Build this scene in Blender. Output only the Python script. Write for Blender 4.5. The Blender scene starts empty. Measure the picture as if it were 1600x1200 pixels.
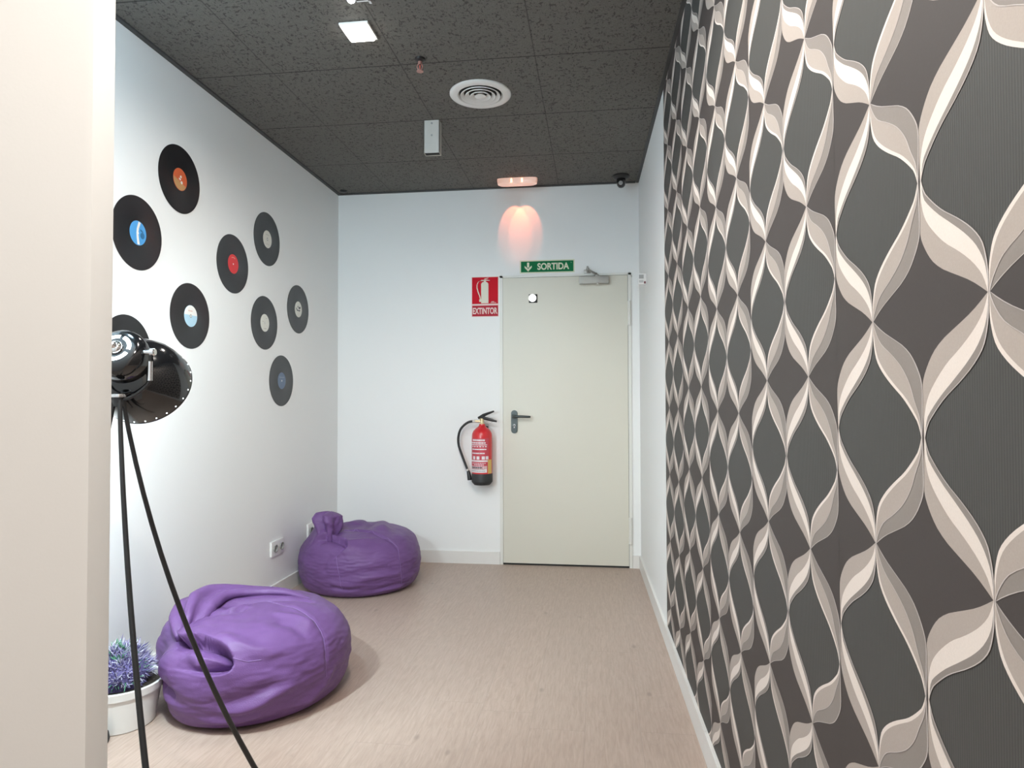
import bpy, math, random
import numpy as np
from mathutils import Vector, Matrix

random.seed(7)
S = bpy.context.scene
COL = S.collection
PI = math.pi

# ------------------------------------------------------------------ room numbers (metres)
EYE = 1.1566                      # camera height
ROOM_H = 2.652
D = 4.6682                        # back wall
XL, AL = -1.8726, 0.0034          # left wall x at the back, drift per metre towards the camera
XR, AR = 0.2875, 0.0241
YN = -2.4                         # how far the room runs behind the camera


def lx(y): return XL + AL * (D - y)
def rx(y): return XR + AR * (D - y)


# ------------------------------------------------------------------ materials
MATS = {}


def nmat(name):
    m = bpy.data.materials.new(name)
    m.use_nodes = True
    nt = m.node_tree
    b = nt.nodes['Principled BSDF']
    return m, nt, b


def N(nt, kind, **kw):
    n = nt.nodes.new(kind)
    for k, v in kw.items():
        if k in n.inputs.keys() if hasattr(n.inputs, 'keys') else False:
            n.inputs[k].default_value = v
        else:
            setattr(n, k, v)
    return n


def mat(name, col, rough=0.5, metal=0.0, spec=0.5, bump=0.0, bscale=60.0, var=0.0, vscale=4.0, coat=0.0,
        emit=None, estr=0.0, aniso=0.0, sheen=0.0):
    """plain procedural paint / plastic / metal: a little colour variation and a fine bump"""
    if name in MATS:
        return MATS[name]
    m, nt, b = nmat(name)
    L = nt.links
    b.inputs['Base Color'].default_value = (*col, 1)
    b.inputs['Roughness'].default_value = rough
    b.inputs['Metallic'].default_value = metal
    b.inputs['Specular IOR Level'].default_value = spec
    b.inputs['Coat Weight'].default_value = coat
    b.inputs['Coat Roughness'].default_value = 0.05
    b.inputs['Sheen Weight'].default_value = sheen
    if aniso:
        b.inputs['Anisotropic'].default_value = aniso
        t = nt.nodes.new('ShaderNodeTangent'); t.direction_type = 'RADIAL'; t.axis = 'X'
        L.new(t.outputs['Tangent'], b.inputs['Tangent'])
    tc = nt.nodes.new('ShaderNodeTexCoord')
    if var:
        n = nt.nodes.new('ShaderNodeTexNoise'); n.inputs['Scale'].default_value = vscale; n.inputs['Detail'].default_value = 4
        L.new(tc.outputs['Object'], n.inputs['Vector'])
        r = nt.nodes.new('ShaderNodeMix'); r.data_type = 'RGBA'
        r.inputs['A'].default_value = (*[c * (1 - var) for c in col], 1)
        r.inputs['B'].default_value = (*[min(1, c * (1 + var)) for c in col], 1)
        L.new(n.outputs['Fac'], r.inputs['Factor'])
        L.new(r.outputs['Result'], b.inputs['Base Color'])
    if bump:
        n = nt.nodes.new('ShaderNodeTexNoise'); n.inputs['Scale'].default_value = bscale; n.inputs['Detail'].default_value = 3
        L.new(tc.outputs['Object'], n.inputs['Vector'])
        bp = nt.nodes.new('ShaderNodeBump'); bp.inputs['Strength'].default_value = bump; bp.inputs['Distance'].default_value = 0.002
        L.new(n.outputs['Fac'], bp.inputs['Height'])
        L.new(bp.outputs['Normal'], b.inputs['Normal'])
    if emit is not None:
        b.inputs['Emission Color'].default_value = (*emit, 1)
        b.inputs['Emission Strength'].default_value = estr
    MATS[name] = m
    return m


def math_node(nt, op, a, b=None, c=None):
    n = nt.nodes.new('ShaderNodeMath'); n.operation = op
    for i, v in enumerate((a, b, c)):
        if v is None:
            continue
        if isinstance(v, (int, float)):
            n.inputs[i].default_value = v
        else:
            nt.links.new(v, n.inputs[i])
    return n.outputs[0]


def mix_col(nt, fac, a, b):
    n = nt.nodes.new('ShaderNodeMix'); n.data_type = 'RGBA'
    for key, v in (('A', a), ('B', b)):
        if isinstance(v, tuple):
            n.inputs[key].default_value = (*v, 1)
        else:
            nt.links.new(v, n.inputs[key])
    if isinstance(fac, (int, float)):
        n.inputs['Factor'].default_value = fac
    else:
        nt.links.new(fac, n.inputs['Factor'])
    return n.outputs['Result']


def ramp(nt, fac, p0, p1):
    n = nt.nodes.new('ShaderNodeMapRange'); n.clamp = True
    nt.links.new(fac, n.inputs['Value'])
    n.inputs['From Min'].default_value = p0; n.inputs['From Max'].default_value = p1
    return n.outputs['Result']


def make_ceiling_mat():
    m, nt, b = nmat('ceiling_tile_grey'); L = nt.links
    tc = nt.nodes.new('ShaderNodeTexCoord')
    mp = nt.nodes.new('ShaderNodeMapping'); mp.vector_type = 'POINT'
    # tile grid: lines at x = -1.463 + .6 i , y = 2.885 + .595 j
    mp.inputs['Location'].default_value = (1.468, -2.881, 0)
    L.new(tc.outputs['Object'], mp.inputs['Vector'])
    sx = nt.nodes.new('ShaderNodeSeparateXYZ'); L.new(mp.outputs['Vector'], sx.inputs[0])
    def line(o, per, w):
        f = math_node(nt, 'FRACT', math_node(nt, 'DIVIDE', o, per))
        d = math_node(nt, 'ABSOLUTE', math_node(nt, 'SUBTRACT', f, 0.5))          # .5 at a line
        d = math_node(nt, 'MULTIPLY', math_node(nt, 'SUBTRACT', 0.5, d), per)     # distance to the line
        return ramp(nt, d, w, w * 0.35)
    lxn = math_node(nt, 'MULTIPLY', line(sx.outputs['X'], 0.602, 0.0034), 0.6)
    lyn = line(sx.outputs['Y'], 0.595, 0.0042)
    lines = math_node(nt, 'MAXIMUM', lxn, lyn)
    # fissures: short wormy marks
    w = nt.nodes.new('ShaderNodeTexNoise'); w.inputs['Scale'].default_value = 40; w.inputs['Detail'].default_value = 2
    L.new(tc.outputs['Object'], w.inputs['Vector'])
    va = nt.nodes.new('ShaderNodeVectorMath'); va.operation = 'MULTIPLY_ADD'
    L.new(w.outputs['Color'], va.inputs[0]); va.inputs[1].default_value = (0.02, 0.02, 0)
    L.new(tc.outputs['Object'], va.inputs[2])
    def fiss(scale, sxy, th):
        mp2 = nt.nodes.new('ShaderNodeMapping'); mp2.inputs['Scale'].default_value = (*sxy, 1)
        mp2.inputs['Rotation'].default_value = (0, 0, 0.25)
        L.new(va.outputs[0], mp2.inputs['Vector'])
        v = nt.nodes.new('ShaderNodeTexNoise'); v.inputs['Scale'].default_value = scale
        v.inputs['Detail'].default_value = 1.5; v.inputs['Roughness'].default_value = 0.5
        L.new(mp2.outputs['Vector'], v.inputs['Vector'])
        return ramp(nt, v.outputs['Fac'], th + 0.035, th)
    f1 = fiss(125, (1.0, 0.42), 0.345)
    f2 = fiss(105, (0.5, 1.0), 0.330)
    marks = math_node(nt, 'MAXIMUM', f1, f2)
    g = nt.nodes.new('ShaderNodeTexNoise'); g.inputs['Scale'].default_value = 260; g.inputs['Detail'].default_value = 2
    L.new(tc.outputs['Object'], g.inputs['Vector'])
    base = mix_col(nt, ramp(nt, g.outputs['Fac'], 0.3, 0.7), (0.130, 0.126, 0.115), (0.178, 0.172, 0.157))
    c = mix_col(nt, math_node(nt, 'MULTIPLY', marks, 0.68), base, (0.045, 0.044, 0.040))
    c = mix_col(nt, math_node(nt, 'MULTIPLY', lines, 0.8), c, (0.02, 0.02, 0.02))
    L.new(c, b.inputs['Base Color'])
    b.inputs['Roughness'].default_value = 0.9; b.inputs['Specular IOR Level'].default_value = 0.2
    h = math_node(nt, 'SUBTRACT', 1.0, math_node(nt, 'MAXIMUM', marks, lines))
    bp = nt.nodes.new('ShaderNodeBump'); bp.inputs['Strength'].default_value = 0.5; bp.inputs['Distance'].default_value = 0.004
    L.new(h, bp.inputs['Height']); L.new(bp.outputs['Normal'], b.inputs['Normal'])
    return m


def make_floor_mat():
    m, nt, b = nmat('pale_oak_laminate'); L = nt.links
    tc = nt.nodes.new('ShaderNodeTexCoord')
    sx = nt.nodes.new('ShaderNodeSeparateXYZ'); L.new(tc.outputs['Object'], sx.inputs[0])
    PW, PL = 0.192, 1.29
    col = math_node(nt, 'FLOOR', math_node(nt, 'DIVIDE', math_node(nt, 'ADD', sx.outputs['X'], 0.05), PW))
    wn = nt.nodes.new('ShaderNodeTexWhiteNoise'); wn.noise_dimensions = '1D'
    L.new(col, wn.inputs['W'])
    yy = math_node(nt, 'ADD', math_node(nt, 'DIVIDE', sx.outputs['Y'], PL), wn.outputs['Value'])
    row = math_node(nt, 'FLOOR', yy)
    cmb = nt.nodes.new('ShaderNodeCombineXYZ'); L.new(col, cmb.inputs[0]); L.new(row, cmb.inputs[1])
    wn2 = nt.nodes.new('ShaderNodeTexWhiteNoise'); wn2.noise_dimensions = '2D'; L.new(cmb.outputs[0], wn2.inputs['Vector'])
    # grain: noise stretched along the plank, shifted per plank
    sh = nt.nodes.new('ShaderNodeVectorMath'); sh.operation = 'MULTIPLY_ADD'
    L.new(wn2.outputs['Color'], sh.inputs[0]); sh.inputs[1].default_value = (7, 7, 7); L.new(tc.outputs['Object'], sh.inputs[2])
    mp = nt.nodes.new('ShaderNodeMapping'); mp.inputs['Scale'].default_value = (1.0, 0.10, 1)
    L.new(sh.outputs[0], mp.inputs['Vector'])
    g1 = nt.nodes.new('ShaderNodeTexNoise'); g1.inputs['Scale'].default_value = 110; g1.inputs['Detail'].default_value = 6; g1.inputs['Distortion'].default_value = 0.6
    L.new(mp.outputs[0], g1.inputs['Vector'])
    mp2 = nt.nodes.new('ShaderNodeMapping'); mp2.inputs['Scale'].default_value = (1.0, 0.16, 1)
    L.new(sh.outputs[0], mp2.inputs['Vector'])
    g2 = nt.nodes.new('ShaderNodeTexNoise'); g2.inputs['Scale'].default_value = 9; g2.inputs['Detail'].default_value = 3; g2.inputs['Distortion'].default_value = 1.2
    L.new(mp2.outputs[0], g2.inputs['Vector'])
    rings = math_node(nt, 'FRACT', math_node(nt, 'MULTIPLY', g2.outputs['Fac'], 14.0))
    rings = math_node(nt, 'ABSOLUTE', math_node(nt, 'SUBTRACT', rings, 0.5))
    c = mix_col(nt, ramp(nt, g1.outputs['Fac'], 0.28, 0.72), (0.400, 0.300, 0.242), (0.500, 0.388, 0.325))
    c = mix_col(nt, math_node(nt, 'MULTIPLY', ramp(nt, rings, 0.16, 0.0), 0.22), c, (0.335, 0.262, 0.213))
    c = mix_col(nt, math_node(nt, 'MULTIPLY', wn2.outputs['Value'], 0.16), c, (0.40, 0.322, 0.272))
    # knots
    vk = nt.nodes.new('ShaderNodeTexVoronoi'); vk.inputs['Scale'].default_value = 4.6
    mpk = nt.nodes.new('ShaderNodeMapping'); mpk.inputs['Scale'].default_value = (1.5, 0.75, 1); L.new(tc.outputs['Object'], mpk.inputs['Vector'])
    L.new(mpk.outputs[0], vk.inputs['Vector'])
    kn = ramp(nt, vk.outputs['Distance'], 0.085, 0.03)
    c = mix_col(nt, math_node(nt, 'MULTIPLY', kn, 0.45), c, (0.22, 0.175, 0.14))
    fx = math_node(nt, 'FRACT', math_node(nt, 'DIVIDE', math_node(nt, 'ADD', sx.outputs['X'], 0.05), PW))
    ex = ramp(nt, math_node(nt, 'MINIMUM', fx, math_node(nt, 'SUBTRACT', 1.0, fx)), 0.007, 0.003)
    fy = math_node(nt, 'FRACT', yy)
    ey = ramp(nt, math_node(nt, 'MINIMUM', fy, math_node(nt, 'SUBTRACT', 1.0, fy)), 0.0012, 0.0006)
    e = math_node(nt, 'MAXIMUM', ex, ey)
    c = mix_col(nt, math_node(nt, 'MULTIPLY', e, 0.35), c, (0.26, 0.21, 0.175))
    L.new(c, b.inputs['Base Color'])
    b.inputs['Roughness'].default_value = 0.42; b.inputs['Specular IOR Level'].default_value = 0.4
    bp = nt.nodes.new('ShaderNodeBump'); bp.inputs['Strength'].default_value = 0.12; bp.inputs['Distance'].default_value = 0.001
    L.new(math_node(nt, 'SUBTRACT', g1.outputs['Fac'], e), bp.inputs['Height']); L.new(bp.outputs['Normal'], b.inputs['Normal'])
    return m


def make_paper_mat(name, col, ribs):
    m, nt, b = nmat(name); L = nt.links
    tc = nt.nodes.new('ShaderNodeTexCoord')
    sx = nt.nodes.new('ShaderNodeSeparateXYZ'); L.new(tc.outputs['Object'], sx.inputs[0])
    if ribs:
        w = math_node(nt, 'SINE', math_node(nt, 'MULTIPLY', sx.outputs['Y'], 2 * PI / 0.0042))
        f = ramp(nt, w, -1, 1)
        c = mix_col(nt, f, tuple(x * 0.82 for x in col), tuple(x * 1.18 for x in col))
        L.new(c, b.inputs['Base Color'])
        bp = nt.nodes.new('ShaderNodeBump'); bp.inputs['Strength'].default_value = 0.25; bp.inputs['Distance'].default_value = 0.0006
        L.new(f, bp.inputs['Height']); L.new(bp.outputs['Normal'], b.inputs['Normal'])
    else:
        n = nt.nodes.new('ShaderNodeTexNoise'); n.inputs['Scale'].default_value = 420
        L.new(tc.outputs['Object'], n.inputs['Vector'])
        c = mix_col(nt, n.outputs['Fac'], tuple(x * 0.93 for x in col), tuple(x * 1.07 for x in col))
        L.new(c, b.inputs['Base Color'])
    b.inputs['Roughness'].default_value = 0.6; b.inputs['Specular IOR Level'].default_value = 0.3
    return m


M_WALL = mat('white_wall_paint', (0.855, 0.86, 0.85), 0.55, bump=0.06, bscale=180, var=0.012, vscale=1.3)
M_DOOR = mat('ivory_door_paint', (0.70, 0.675, 0.585), 0.42, bump=0.03, bscale=90, var=0.01)
M_FRAME = mat('door_frame_paint', (0.76, 0.755, 0.71), 0.4, var=0.01)
M_BASE = mat('white_skirting', (0.78, 0.76, 0.73), 0.4, var=0.015, vscale=9)
M_CEIL = make_ceiling_mat()
M_FLOOR = make_floor_mat()
M_TRIM = mat('dark_ceiling_trim', (0.055, 0.055, 0.055), 0.6, var=0.08)
M_PURPLE = mat('purple_leatherette', (0.150, 0.073, 0.215), 0.45, spec=0.25, bump=0.35, bscale=330, var=0.10, vscale=5)
M_SEAM = mat('purple_stitching', (0.21, 0.12, 0.31), 0.5, bump=0.3, bscale=500)
M_VINYL = mat('black_vinyl', (0.009, 0.009, 0.011), 0.24, spec=0.6, aniso=0.75, var=0.2, vscale=50)
M_BLACKGLOSS = mat('black_gloss_enamel', (0.006, 0.0065, 0.008), 0.12, spec=0.55, coat=0.6, var=0.1)
M_BLACK = mat('black_satin_metal', (0.018, 0.018, 0.019), 0.4, var=0.1, vscale=30)
M_RUBBER = mat('black_rubber', (0.022, 0.023, 0.024), 0.6, bump=0.1, var=0.1)
M_CHROME = mat('polished_chrome', (0.82, 0.82, 0.83), 0.12, metal=1.0, var=0.02)
M_WHITEIN = mat('white_shade_lining', (0.85, 0.86, 0.87), 0.5, var=0.01)
M_PLASTIC = mat('white_plastic', (0.80, 0.79, 0.77), 0.35, var=0.01)
M_GREYPL = mat('grey_plastic', (0.36, 0.36, 0.35), 0.5, var=0.03)
M_DIFF = mat('white_grille_enamel', (0.80, 0.80, 0.78), 0.32, var=0.01)
M_DARKIN = mat('recess_shade_and_mount', (0.02, 0.021, 0.02), 0.8, var=0.1)  # near-black for shade painted into recesses, also the dark button mount
M_GALV = mat('galvanised_steel', (0.60, 0.575, 0.53), 0.45, var=0.03, vscale=20)
M_ZINC = mat('silver_closer_metal', (0.36, 0.355, 0.33), 0.4, metal=0.55, var=0.04, vscale=40)
M_HANDLE = mat('dark_grey_handle', (0.055, 0.066, 0.066), 0.35, metal=0.4, var=0.06, vscale=40)
M_RED = mat('red_extinguisher_paint', (0.62, 0.022, 0.028), 0.28, spec=0.5, coat=0.3, var=0.03)
M_SIGNRED = mat('red_sign_print', (0.56, 0.006, 0.020), 0.6, spec=0.15, var=0.02)
M_SIGNRED2 = mat('dark_red_sign_print', (0.44, 0.022, 0.040), 0.6, spec=0.15, var=0.02)
M_SIGNPALE = mat('pale_photoluminescent_print', (0.70, 0.72, 0.55), 0.45, var=0.02)
M_SIGNPINK = mat('pale_pink_sign_border', (0.80, 0.62, 0.57), 0.45, var=0.02)
M_SIGNGREEN = mat('green_sign_print', (0.006, 0.155, 0.055), 0.6, spec=0.15, var=0.02)
M_LABELW = mat('white_label_print', (0.78, 0.75, 0.76), 0.45, var=0.02)
M_LABELRED = mat('crimson_label_print', (0.55, 0.06, 0.085), 0.4, var=0.03)
M_YELLOW = mat('yellow_label', (0.68, 0.45, 0.12), 0.45, var=0.06, vscale=40)
M_BRASS = mat('pale_brass', (0.75, 0.62, 0.38), 0.3, metal=0.7, var=0.05)
M_INK = mat('dark_print_ink', (0.05, 0.06, 0.07), 0.5, var=0.05)
M_SPRINK = mat('copper_sprinkler', (0.40, 0.21, 0.18), 0.4, metal=0.4, var=0.05)
M_POT = mat('white_pot_glaze', (0.80, 0.80, 0.78), 0.28, coat=0.2, var=0.015)
M_SOIL = mat('dark_soil', (0.028, 0.022, 0.016), 0.95, bump=0.8, bscale=120, var=0.3, vscale=60)
M_LEAFP = mat('lilac_sprig', (0.34, 0.31, 0.55), 0.7, var=0.25, vscale=30)
M_LEAFW = mat('pale_lavender_sprig', (0.60, 0.60, 0.72), 0.7, var=0.2, vscale=30)
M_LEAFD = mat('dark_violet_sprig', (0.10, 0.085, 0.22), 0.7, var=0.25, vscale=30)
M_LEAFG = mat('green_sprig', (0.10, 0.30, 0.17), 0.7, var=0.25, vscale=30)
M_GLASSW = mat('bright_downlight_diffuser', (0.9, 0.9, 0.9), 0.4, emit=(1.0, 0.955, 0.89), estr=14)
M_GLINT = mat('glint_lens_glow', (0.9, 0.9, 0.9), 0.3, emit=(1.0, 0.96, 0.9), estr=160)  # lens glow that paints a bright metal glint
M_BULB = mat('cool_lamp_bulb', (0.9, 0.9, 0.9), 0.4, emit=(0.80, 0.95, 1.0), estr=2350)
M_VENT = mat('lit_vent_slot', (0.9, 0.9, 0.9), 0.4, emit=(0.86, 0.97, 1.0), estr=4)
M_EMERG = mat('emergency_light_diffuser', (0.86, 0.78, 0.73), 0.35, emit=(1.0, 0.42, 0.25), estr=0.28)
M_EMLAMP = mat('orange_lamp_glow', (0.9, 0.5, 0.3), 0.4, emit=(1.0, 0.36, 0.16), estr=5.0)
M_STICK = mat('white_button_glow', (0.92, 0.92, 0.91), 0.15, emit=(1.0, 1.0, 0.97), estr=0.9)  # emission paints the bright reflection on the door button

P_RIB = make_paper_mat('wallpaper_charcoal_ribbed', (0.066, 0.064, 0.060), True)
P_PLAIN = make_paper_mat('wallpaper_brown_black', (0.062, 0.052, 0.049), False)
P_CREAM = make_paper_mat('wallpaper_cream', (0.72, 0.635, 0.575), False)
P_MID = make_paper_mat('wallpaper_taupe', (0.405, 0.345, 0.305), False)
P_DARK = make_paper_mat('wallpaper_dark_taupe', (0.255, 0.222, 0.200), False)
P_LINE = make_paper_mat('wallpaper_pale_line', (0.52, 0.465, 0.440), False)


# ------------------------------------------------------------------ mesh helpers
class MB:
    def __init__(self):
        self.v = []; self.f = []; self.m = []

    def add(self, vs, fs, mi=0):
        o = len(self.v)
        self.v += [tuple(p) for p in vs]
        self.f += [tuple(i + o for i in f) for f in fs]
        self.m += [mi] * len(fs)
        return self

    def box(self, x0, x1, y0, y1, z0, z1, mi=0, bev=0.0, M=None):
        if bev:
            return self.rbox((x0, x1), (y0, y1), (z0, z1), bev, mi, M)
        vs = [(x, y, z) for x in (x0, x1) for y in (y0, y1) for z in (z0, z1)]
        fs = [(0, 1, 3, 2), (4, 6, 7, 5), (0, 4, 5, 1), (2, 3, 7, 6), (0, 2, 6, 4), (1, 5, 7, 3)]
        if M: vs = [M @ Vector(p) for p in vs]
        return self.add(vs, fs, mi)

    def rbox(self, X, Y, Z, b, mi=0, M=None):
        """box with chamfered edges"""
        import bmesh
        bm = bmesh.new()
        bmesh.ops.create_cube(bm, size=1)
        for v in bm.verts:
            v.co = Vector((X[0] if v.co.x < 0 else X[1], Y[0] if v.co.y < 0 else Y[1], Z[0] if v.co.z < 0 else Z[1]))
        bmesh.ops.bevel(bm, geom=list(bm.edges), offset=b, segments=2, profile=0.7, affect='EDGES')
        bm.verts.index_update()
        vs = [v.co.copy() for v in bm.verts]
        fs = [tuple(v.index for v in f.verts) for f in bm.faces]
        bm.free()
        if M: vs = [M @ p for p in vs]
        return self.add(vs, fs, mi)

    def lathe(self, prof, M=None, seg=48, mi=0, a0=0.0, a1=2 * PI):
        """profile of (axial, radius) turned about local Z; M places it"""
        full = abs(a1 - a0 - 2 * PI) < 1e-6
        n = seg if full else seg + 1
        vs = []; fs = []
        for (z, r) in prof:
            for k in range(n):
                a = a0 + (a1 - a0) * k / seg
                vs.append(Vector((r * math.cos(a), r * math.sin(a), z)))
        for i in range(len(prof) - 1):
            for k in range(seg):
                k2 = (k + 1) % n
                fs.append((i * n + k, i * n + k2, (i + 1) * n + k2, (i + 1) * n + k))
        if M: vs = [M @ p for p in vs]
        return self.add(vs, fs, mi)

    def tube(self, pts, rad, seg=12, mi=0, caps=True):
        pts = [Vector(p) for p in pts]
        n = len(pts)
        rs = rad if isinstance(rad, (list, tuple)) else [rad] * n
        tan = []
        for i in range(n):
            t = (pts[min(i + 1, n - 1)] - pts[max(i - 1, 0)]).normalized(); tan.append(t)
        up = Vector((0, 0, 1)) if abs(tan[0].z) < 0.9 else Vector((1, 0, 0))
        u = tan[0].cross(up).normalized()
        vs = []; fs = []
        for i in range(n):
            u = (u - tan[i] * u.dot(tan[i])).normalized()
            w = tan[i].cross(u)
            for k in range(seg):
                a = 2 * PI * k / seg
                vs.append(pts[i] + (u * math.cos(a) + w * math.sin(a)) * rs[i])
        for i in range(n - 1):
            for k in range(seg):
                k2 = (k + 1) % seg
                fs.append((i * seg + k, i * seg + k2, (i + 1) * seg + k2, (i + 1) * seg + k))
        if caps:
            fs.append(tuple(range(seg))[::-1]); fs.append(tuple((n - 1) * seg + k for k in range(seg)))
        return self.add(vs, fs, mi)

    def prism(self, outline, M, depth, mi=0):
        """outline in local XY, extruded along local Z by depth"""
        n = len(outline)
        vs = [M @ Vector((x, y, 0)) for x, y in outline] + [M @ Vector((x, y, depth)) for x, y in outline]
        fs = [tuple(range(n))[::-1], tuple(range(n, 2 * n))] + [(k, (k + 1) % n, n + (k + 1) % n, n + k) for k in range(n)]
        return self.add(vs, fs, mi)


def build(name, mb, mats, parent=None, origin=None, smooth=40, fix=True):
    if not isinstance(mats, (list, tuple)):
        mats = [mats]
    o0 = Vector(origin) if origin is not None else Vector((0, 0, 0))
    me = bpy.data.meshes.new(name)
    me.from_pydata([tuple(Vector(p) - o0) for p in mb.v], [], mb.f)
    for m in mats: me.materials.append(m)
    me.polygons.foreach_set('material_index', mb.m)
    if fix:
        import bmesh
        bm = bmesh.new(); bm.from_mesh(me); bmesh.ops.recalc_face_normals(bm, faces=bm.faces); bm.to_mesh(me); bm.free()
    if smooth:
        me.shade_smooth(); me.set_sharp_from_angle(angle=math.radians(smooth))
    me.update()
    o = bpy.data.objects.new(name, me); COL.objects.link(o)
    if parent is not None:
        o.parent = parent
    elif origin is not None:
        o.location = o0
    return o


def thing(name, loc, label, cat, group=None, kind=None):
    o = bpy.data.objects.new(name, None); COL.objects.link(o)
    o.location = loc; o.empty_display_size = 0.05
    return tag(o, label, cat, group, kind)


def tag(o, label=None, cat=None, group=None, kind=None):
    if label: o['label'] = label
    if cat: o['category'] = cat
    if group: o['group'] = group
    if kind: o['kind'] = kind
    return o


def frame(o, z, x=None):
    """matrix with origin o, local Z along z"""
    z = Vector(z).normalized()
    x = Vector(x) if x is not None else (Vector((1, 0, 0)) if abs(z.x) < 0.9 else Vector((0, 1, 0)))
    x = (x - z * x.dot(z)).normalized(); y = z.cross(x)
    m = Matrix((x, y, z)).transposed().to_4x4(); m.translation = Vector(o)
    return m


def text_mesh(body, height, width=None, bold=0.0, depth=0.0008):
    """letters as mesh vertices in the XY plane, lower left at 0,0; returns (verts, faces)"""
    cu = bpy.data.curves.new('lettering', 'FONT'); cu.body = body; cu.size = 1.0; cu.offset = bold; cu.extrude = 0.0
    ob = bpy.data.objects.new('lettering', cu); COL.objects.link(ob)
    dg = bpy.context.evaluated_depsgraph_get(); dg.update()
    me = bpy.data.meshes.new_from_object(ob.evaluated_get(dg))
    vs = [v.co.copy() for v in me.vertices]; fs = [tuple(p.vertices) for p in me.polygons]
    COL.objects.unlink(ob); bpy.data.objects.remove(ob); bpy.data.curves.remove(cu); bpy.data.meshes.remove(me)
    x0 = min(v.x for v in vs); x1 = max(v.x for v in vs); y0 = min(v.y for v in vs); y1 = max(v.y for v in vs)
    sy = height / (y1 - y0); sx = (width / (x1 - x0)) if width else sy
    return [Vector(((v.x - x0) * sx, (v.y - y0) * sy, 0)) for v in vs], fs


# ------------------------------------------------------------------ camera
F_PX, YAW, PITCH, ROLL = 1047.15, 0.1271, 0.0221, -0.0022
cam = bpy.data.cameras.new('camera'); co = bpy.data.objects.new('camera', cam); COL.objects.link(co)
cam.sensor_fit = 'HORIZONTAL'; cam.sensor_width = 36; cam.lens = F_PX / 1600 * 36; cam.clip_start = 0.02; cam.clip_end = 100
co.matrix_world = Matrix.Translation((0, 0, EYE)) @ Matrix.Rotation(YAW, 4, 'Z') @ Matrix.Rotation(PI / 2 + PITCH, 4, 'X') @ Matrix.Rotation(ROLL, 4, 'Z')
S.camera = co

# ------------------------------------------------------------------ setting
T = 0.1
fl = MB().box(-2.6, 1.0, YN, D + T, -0.06, 0.0)
tag(build('floor', fl, M_FLOOR, smooth=0), 'pale oak laminate floor with long planks', kind='structure')
ce = MB().box(-2.6, 1.0, YN, D + T, ROOM_H, ROOM_H + 0.06)
tag(build('ceiling', ce, M_CEIL, smooth=0), 'charcoal grey suspended ceiling of square fissured tiles', kind='structure')


def slab(y0, y1, f0, f1, z0, z1, mb=None):
    """vertical wall piece between faces x=f0(y), x=f1(y)"""
    mb = mb or MB()
    vs = [(f(y), y, z) for f in (f0, f1) for y in (y0, y1) for z in (z0, z1)]
    fs = [(0, 1, 3, 2), (4, 6, 7, 5), (0, 4, 5, 1), (2, 3, 7, 6), (0, 2, 6, 4), (1, 5, 7, 3)]
    return mb.add(vs, fs)


tag(build('wall_left', slab(YN, D, lambda y: lx(y) - T, lx, 0, ROOM_H), M_WALL, smooth=0), 'white left wall hung with vinyl records', kind='structure')
wr = tag(build('wall_right', slab(YN, D, rx, lambda y: rx(y) + T, 0, ROOM_H), M_WALL, smooth=0), 'right wall, white beside the door and papered towards the viewer', kind='structure')
tag(build('wall_back', MB().box(lx(D) - T, rx(D) + T, D, D + T, 0, ROOM_H), M_WALL, smooth=0), 'white back wall with the door', kind='structure')
px1 = -0.742
tag(build('wall_front', MB().box(lx(0.9), px1, 0.90, 0.95, 0, ROOM_H, bev=0.015), M_WALL, smooth=30), 'plain white wall end close to the viewer at the left', kind='structure')
BH, BT = 0.085, 0.012
tag(build('baseboard_left', slab(0.95, D, lx, lambda y: lx(y) + BT, 0, BH), M_BASE, smooth=0), 'white skirting along the left wall', kind='structure')
br = MB(); slab(3.0, D, lambda y: rx(y) - BT, rx, 0, BH, br); slab(2.245, 2.9985, lambda y: rx(y) - BT, rx, 0, BH, br); slab(YN, 2.243, lambda y: rx(y) - BT, rx, 0, BH, br)
tag(build('baseboard_right', br, M_BASE, smooth=0), 'white skirting along the right wall', kind='structure')
bb = MB().box(lx(D) + BT, -0.684, D - BT, D, 0, BH); bb.box(0.2325, rx(D) - BT, D - BT, D, 0, BH)
tag(build('baseboard_back', bb, M_BASE, smooth=0), 'white skirting on the back wall either side of the door', kind='structure')
tag(build('trim_1', slab(0.95, D, lx, lambda y: lx(y) + 0.022, ROOM_H - 0.008, ROOM_H + 0.002), M_TRIM, smooth=0), 'dark ceiling edge trim along the left wall', kind='structure')
tag(build('trim_2', MB().box(lx(D) + 0.022, rx(D) - 0.022, D - 0.022, D, ROOM_H - 0.008, ROOM_H + 0.002), M_TRIM, smooth=0), 'dark ceiling edge trim along the back wall', kind='structure')
tag(build('trim_3', slab(YN, D, lambda y: rx(y) - 0.018, rx, ROOM_H - 0.006, ROOM_H + 0.002), M_TRIM, smooth=0), 'dark ceiling edge trim along the right wall', kind='structure')


# ------------------------------------------------------------------ wallpaper
def interp(tab, t):
    for (a, va), (b, vb) in zip(tab, tab[1:]):
        if t <= b:
            u = (t - a) / (b - a); return va + (vb - va) * u
    return tab[-1][1]


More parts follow.
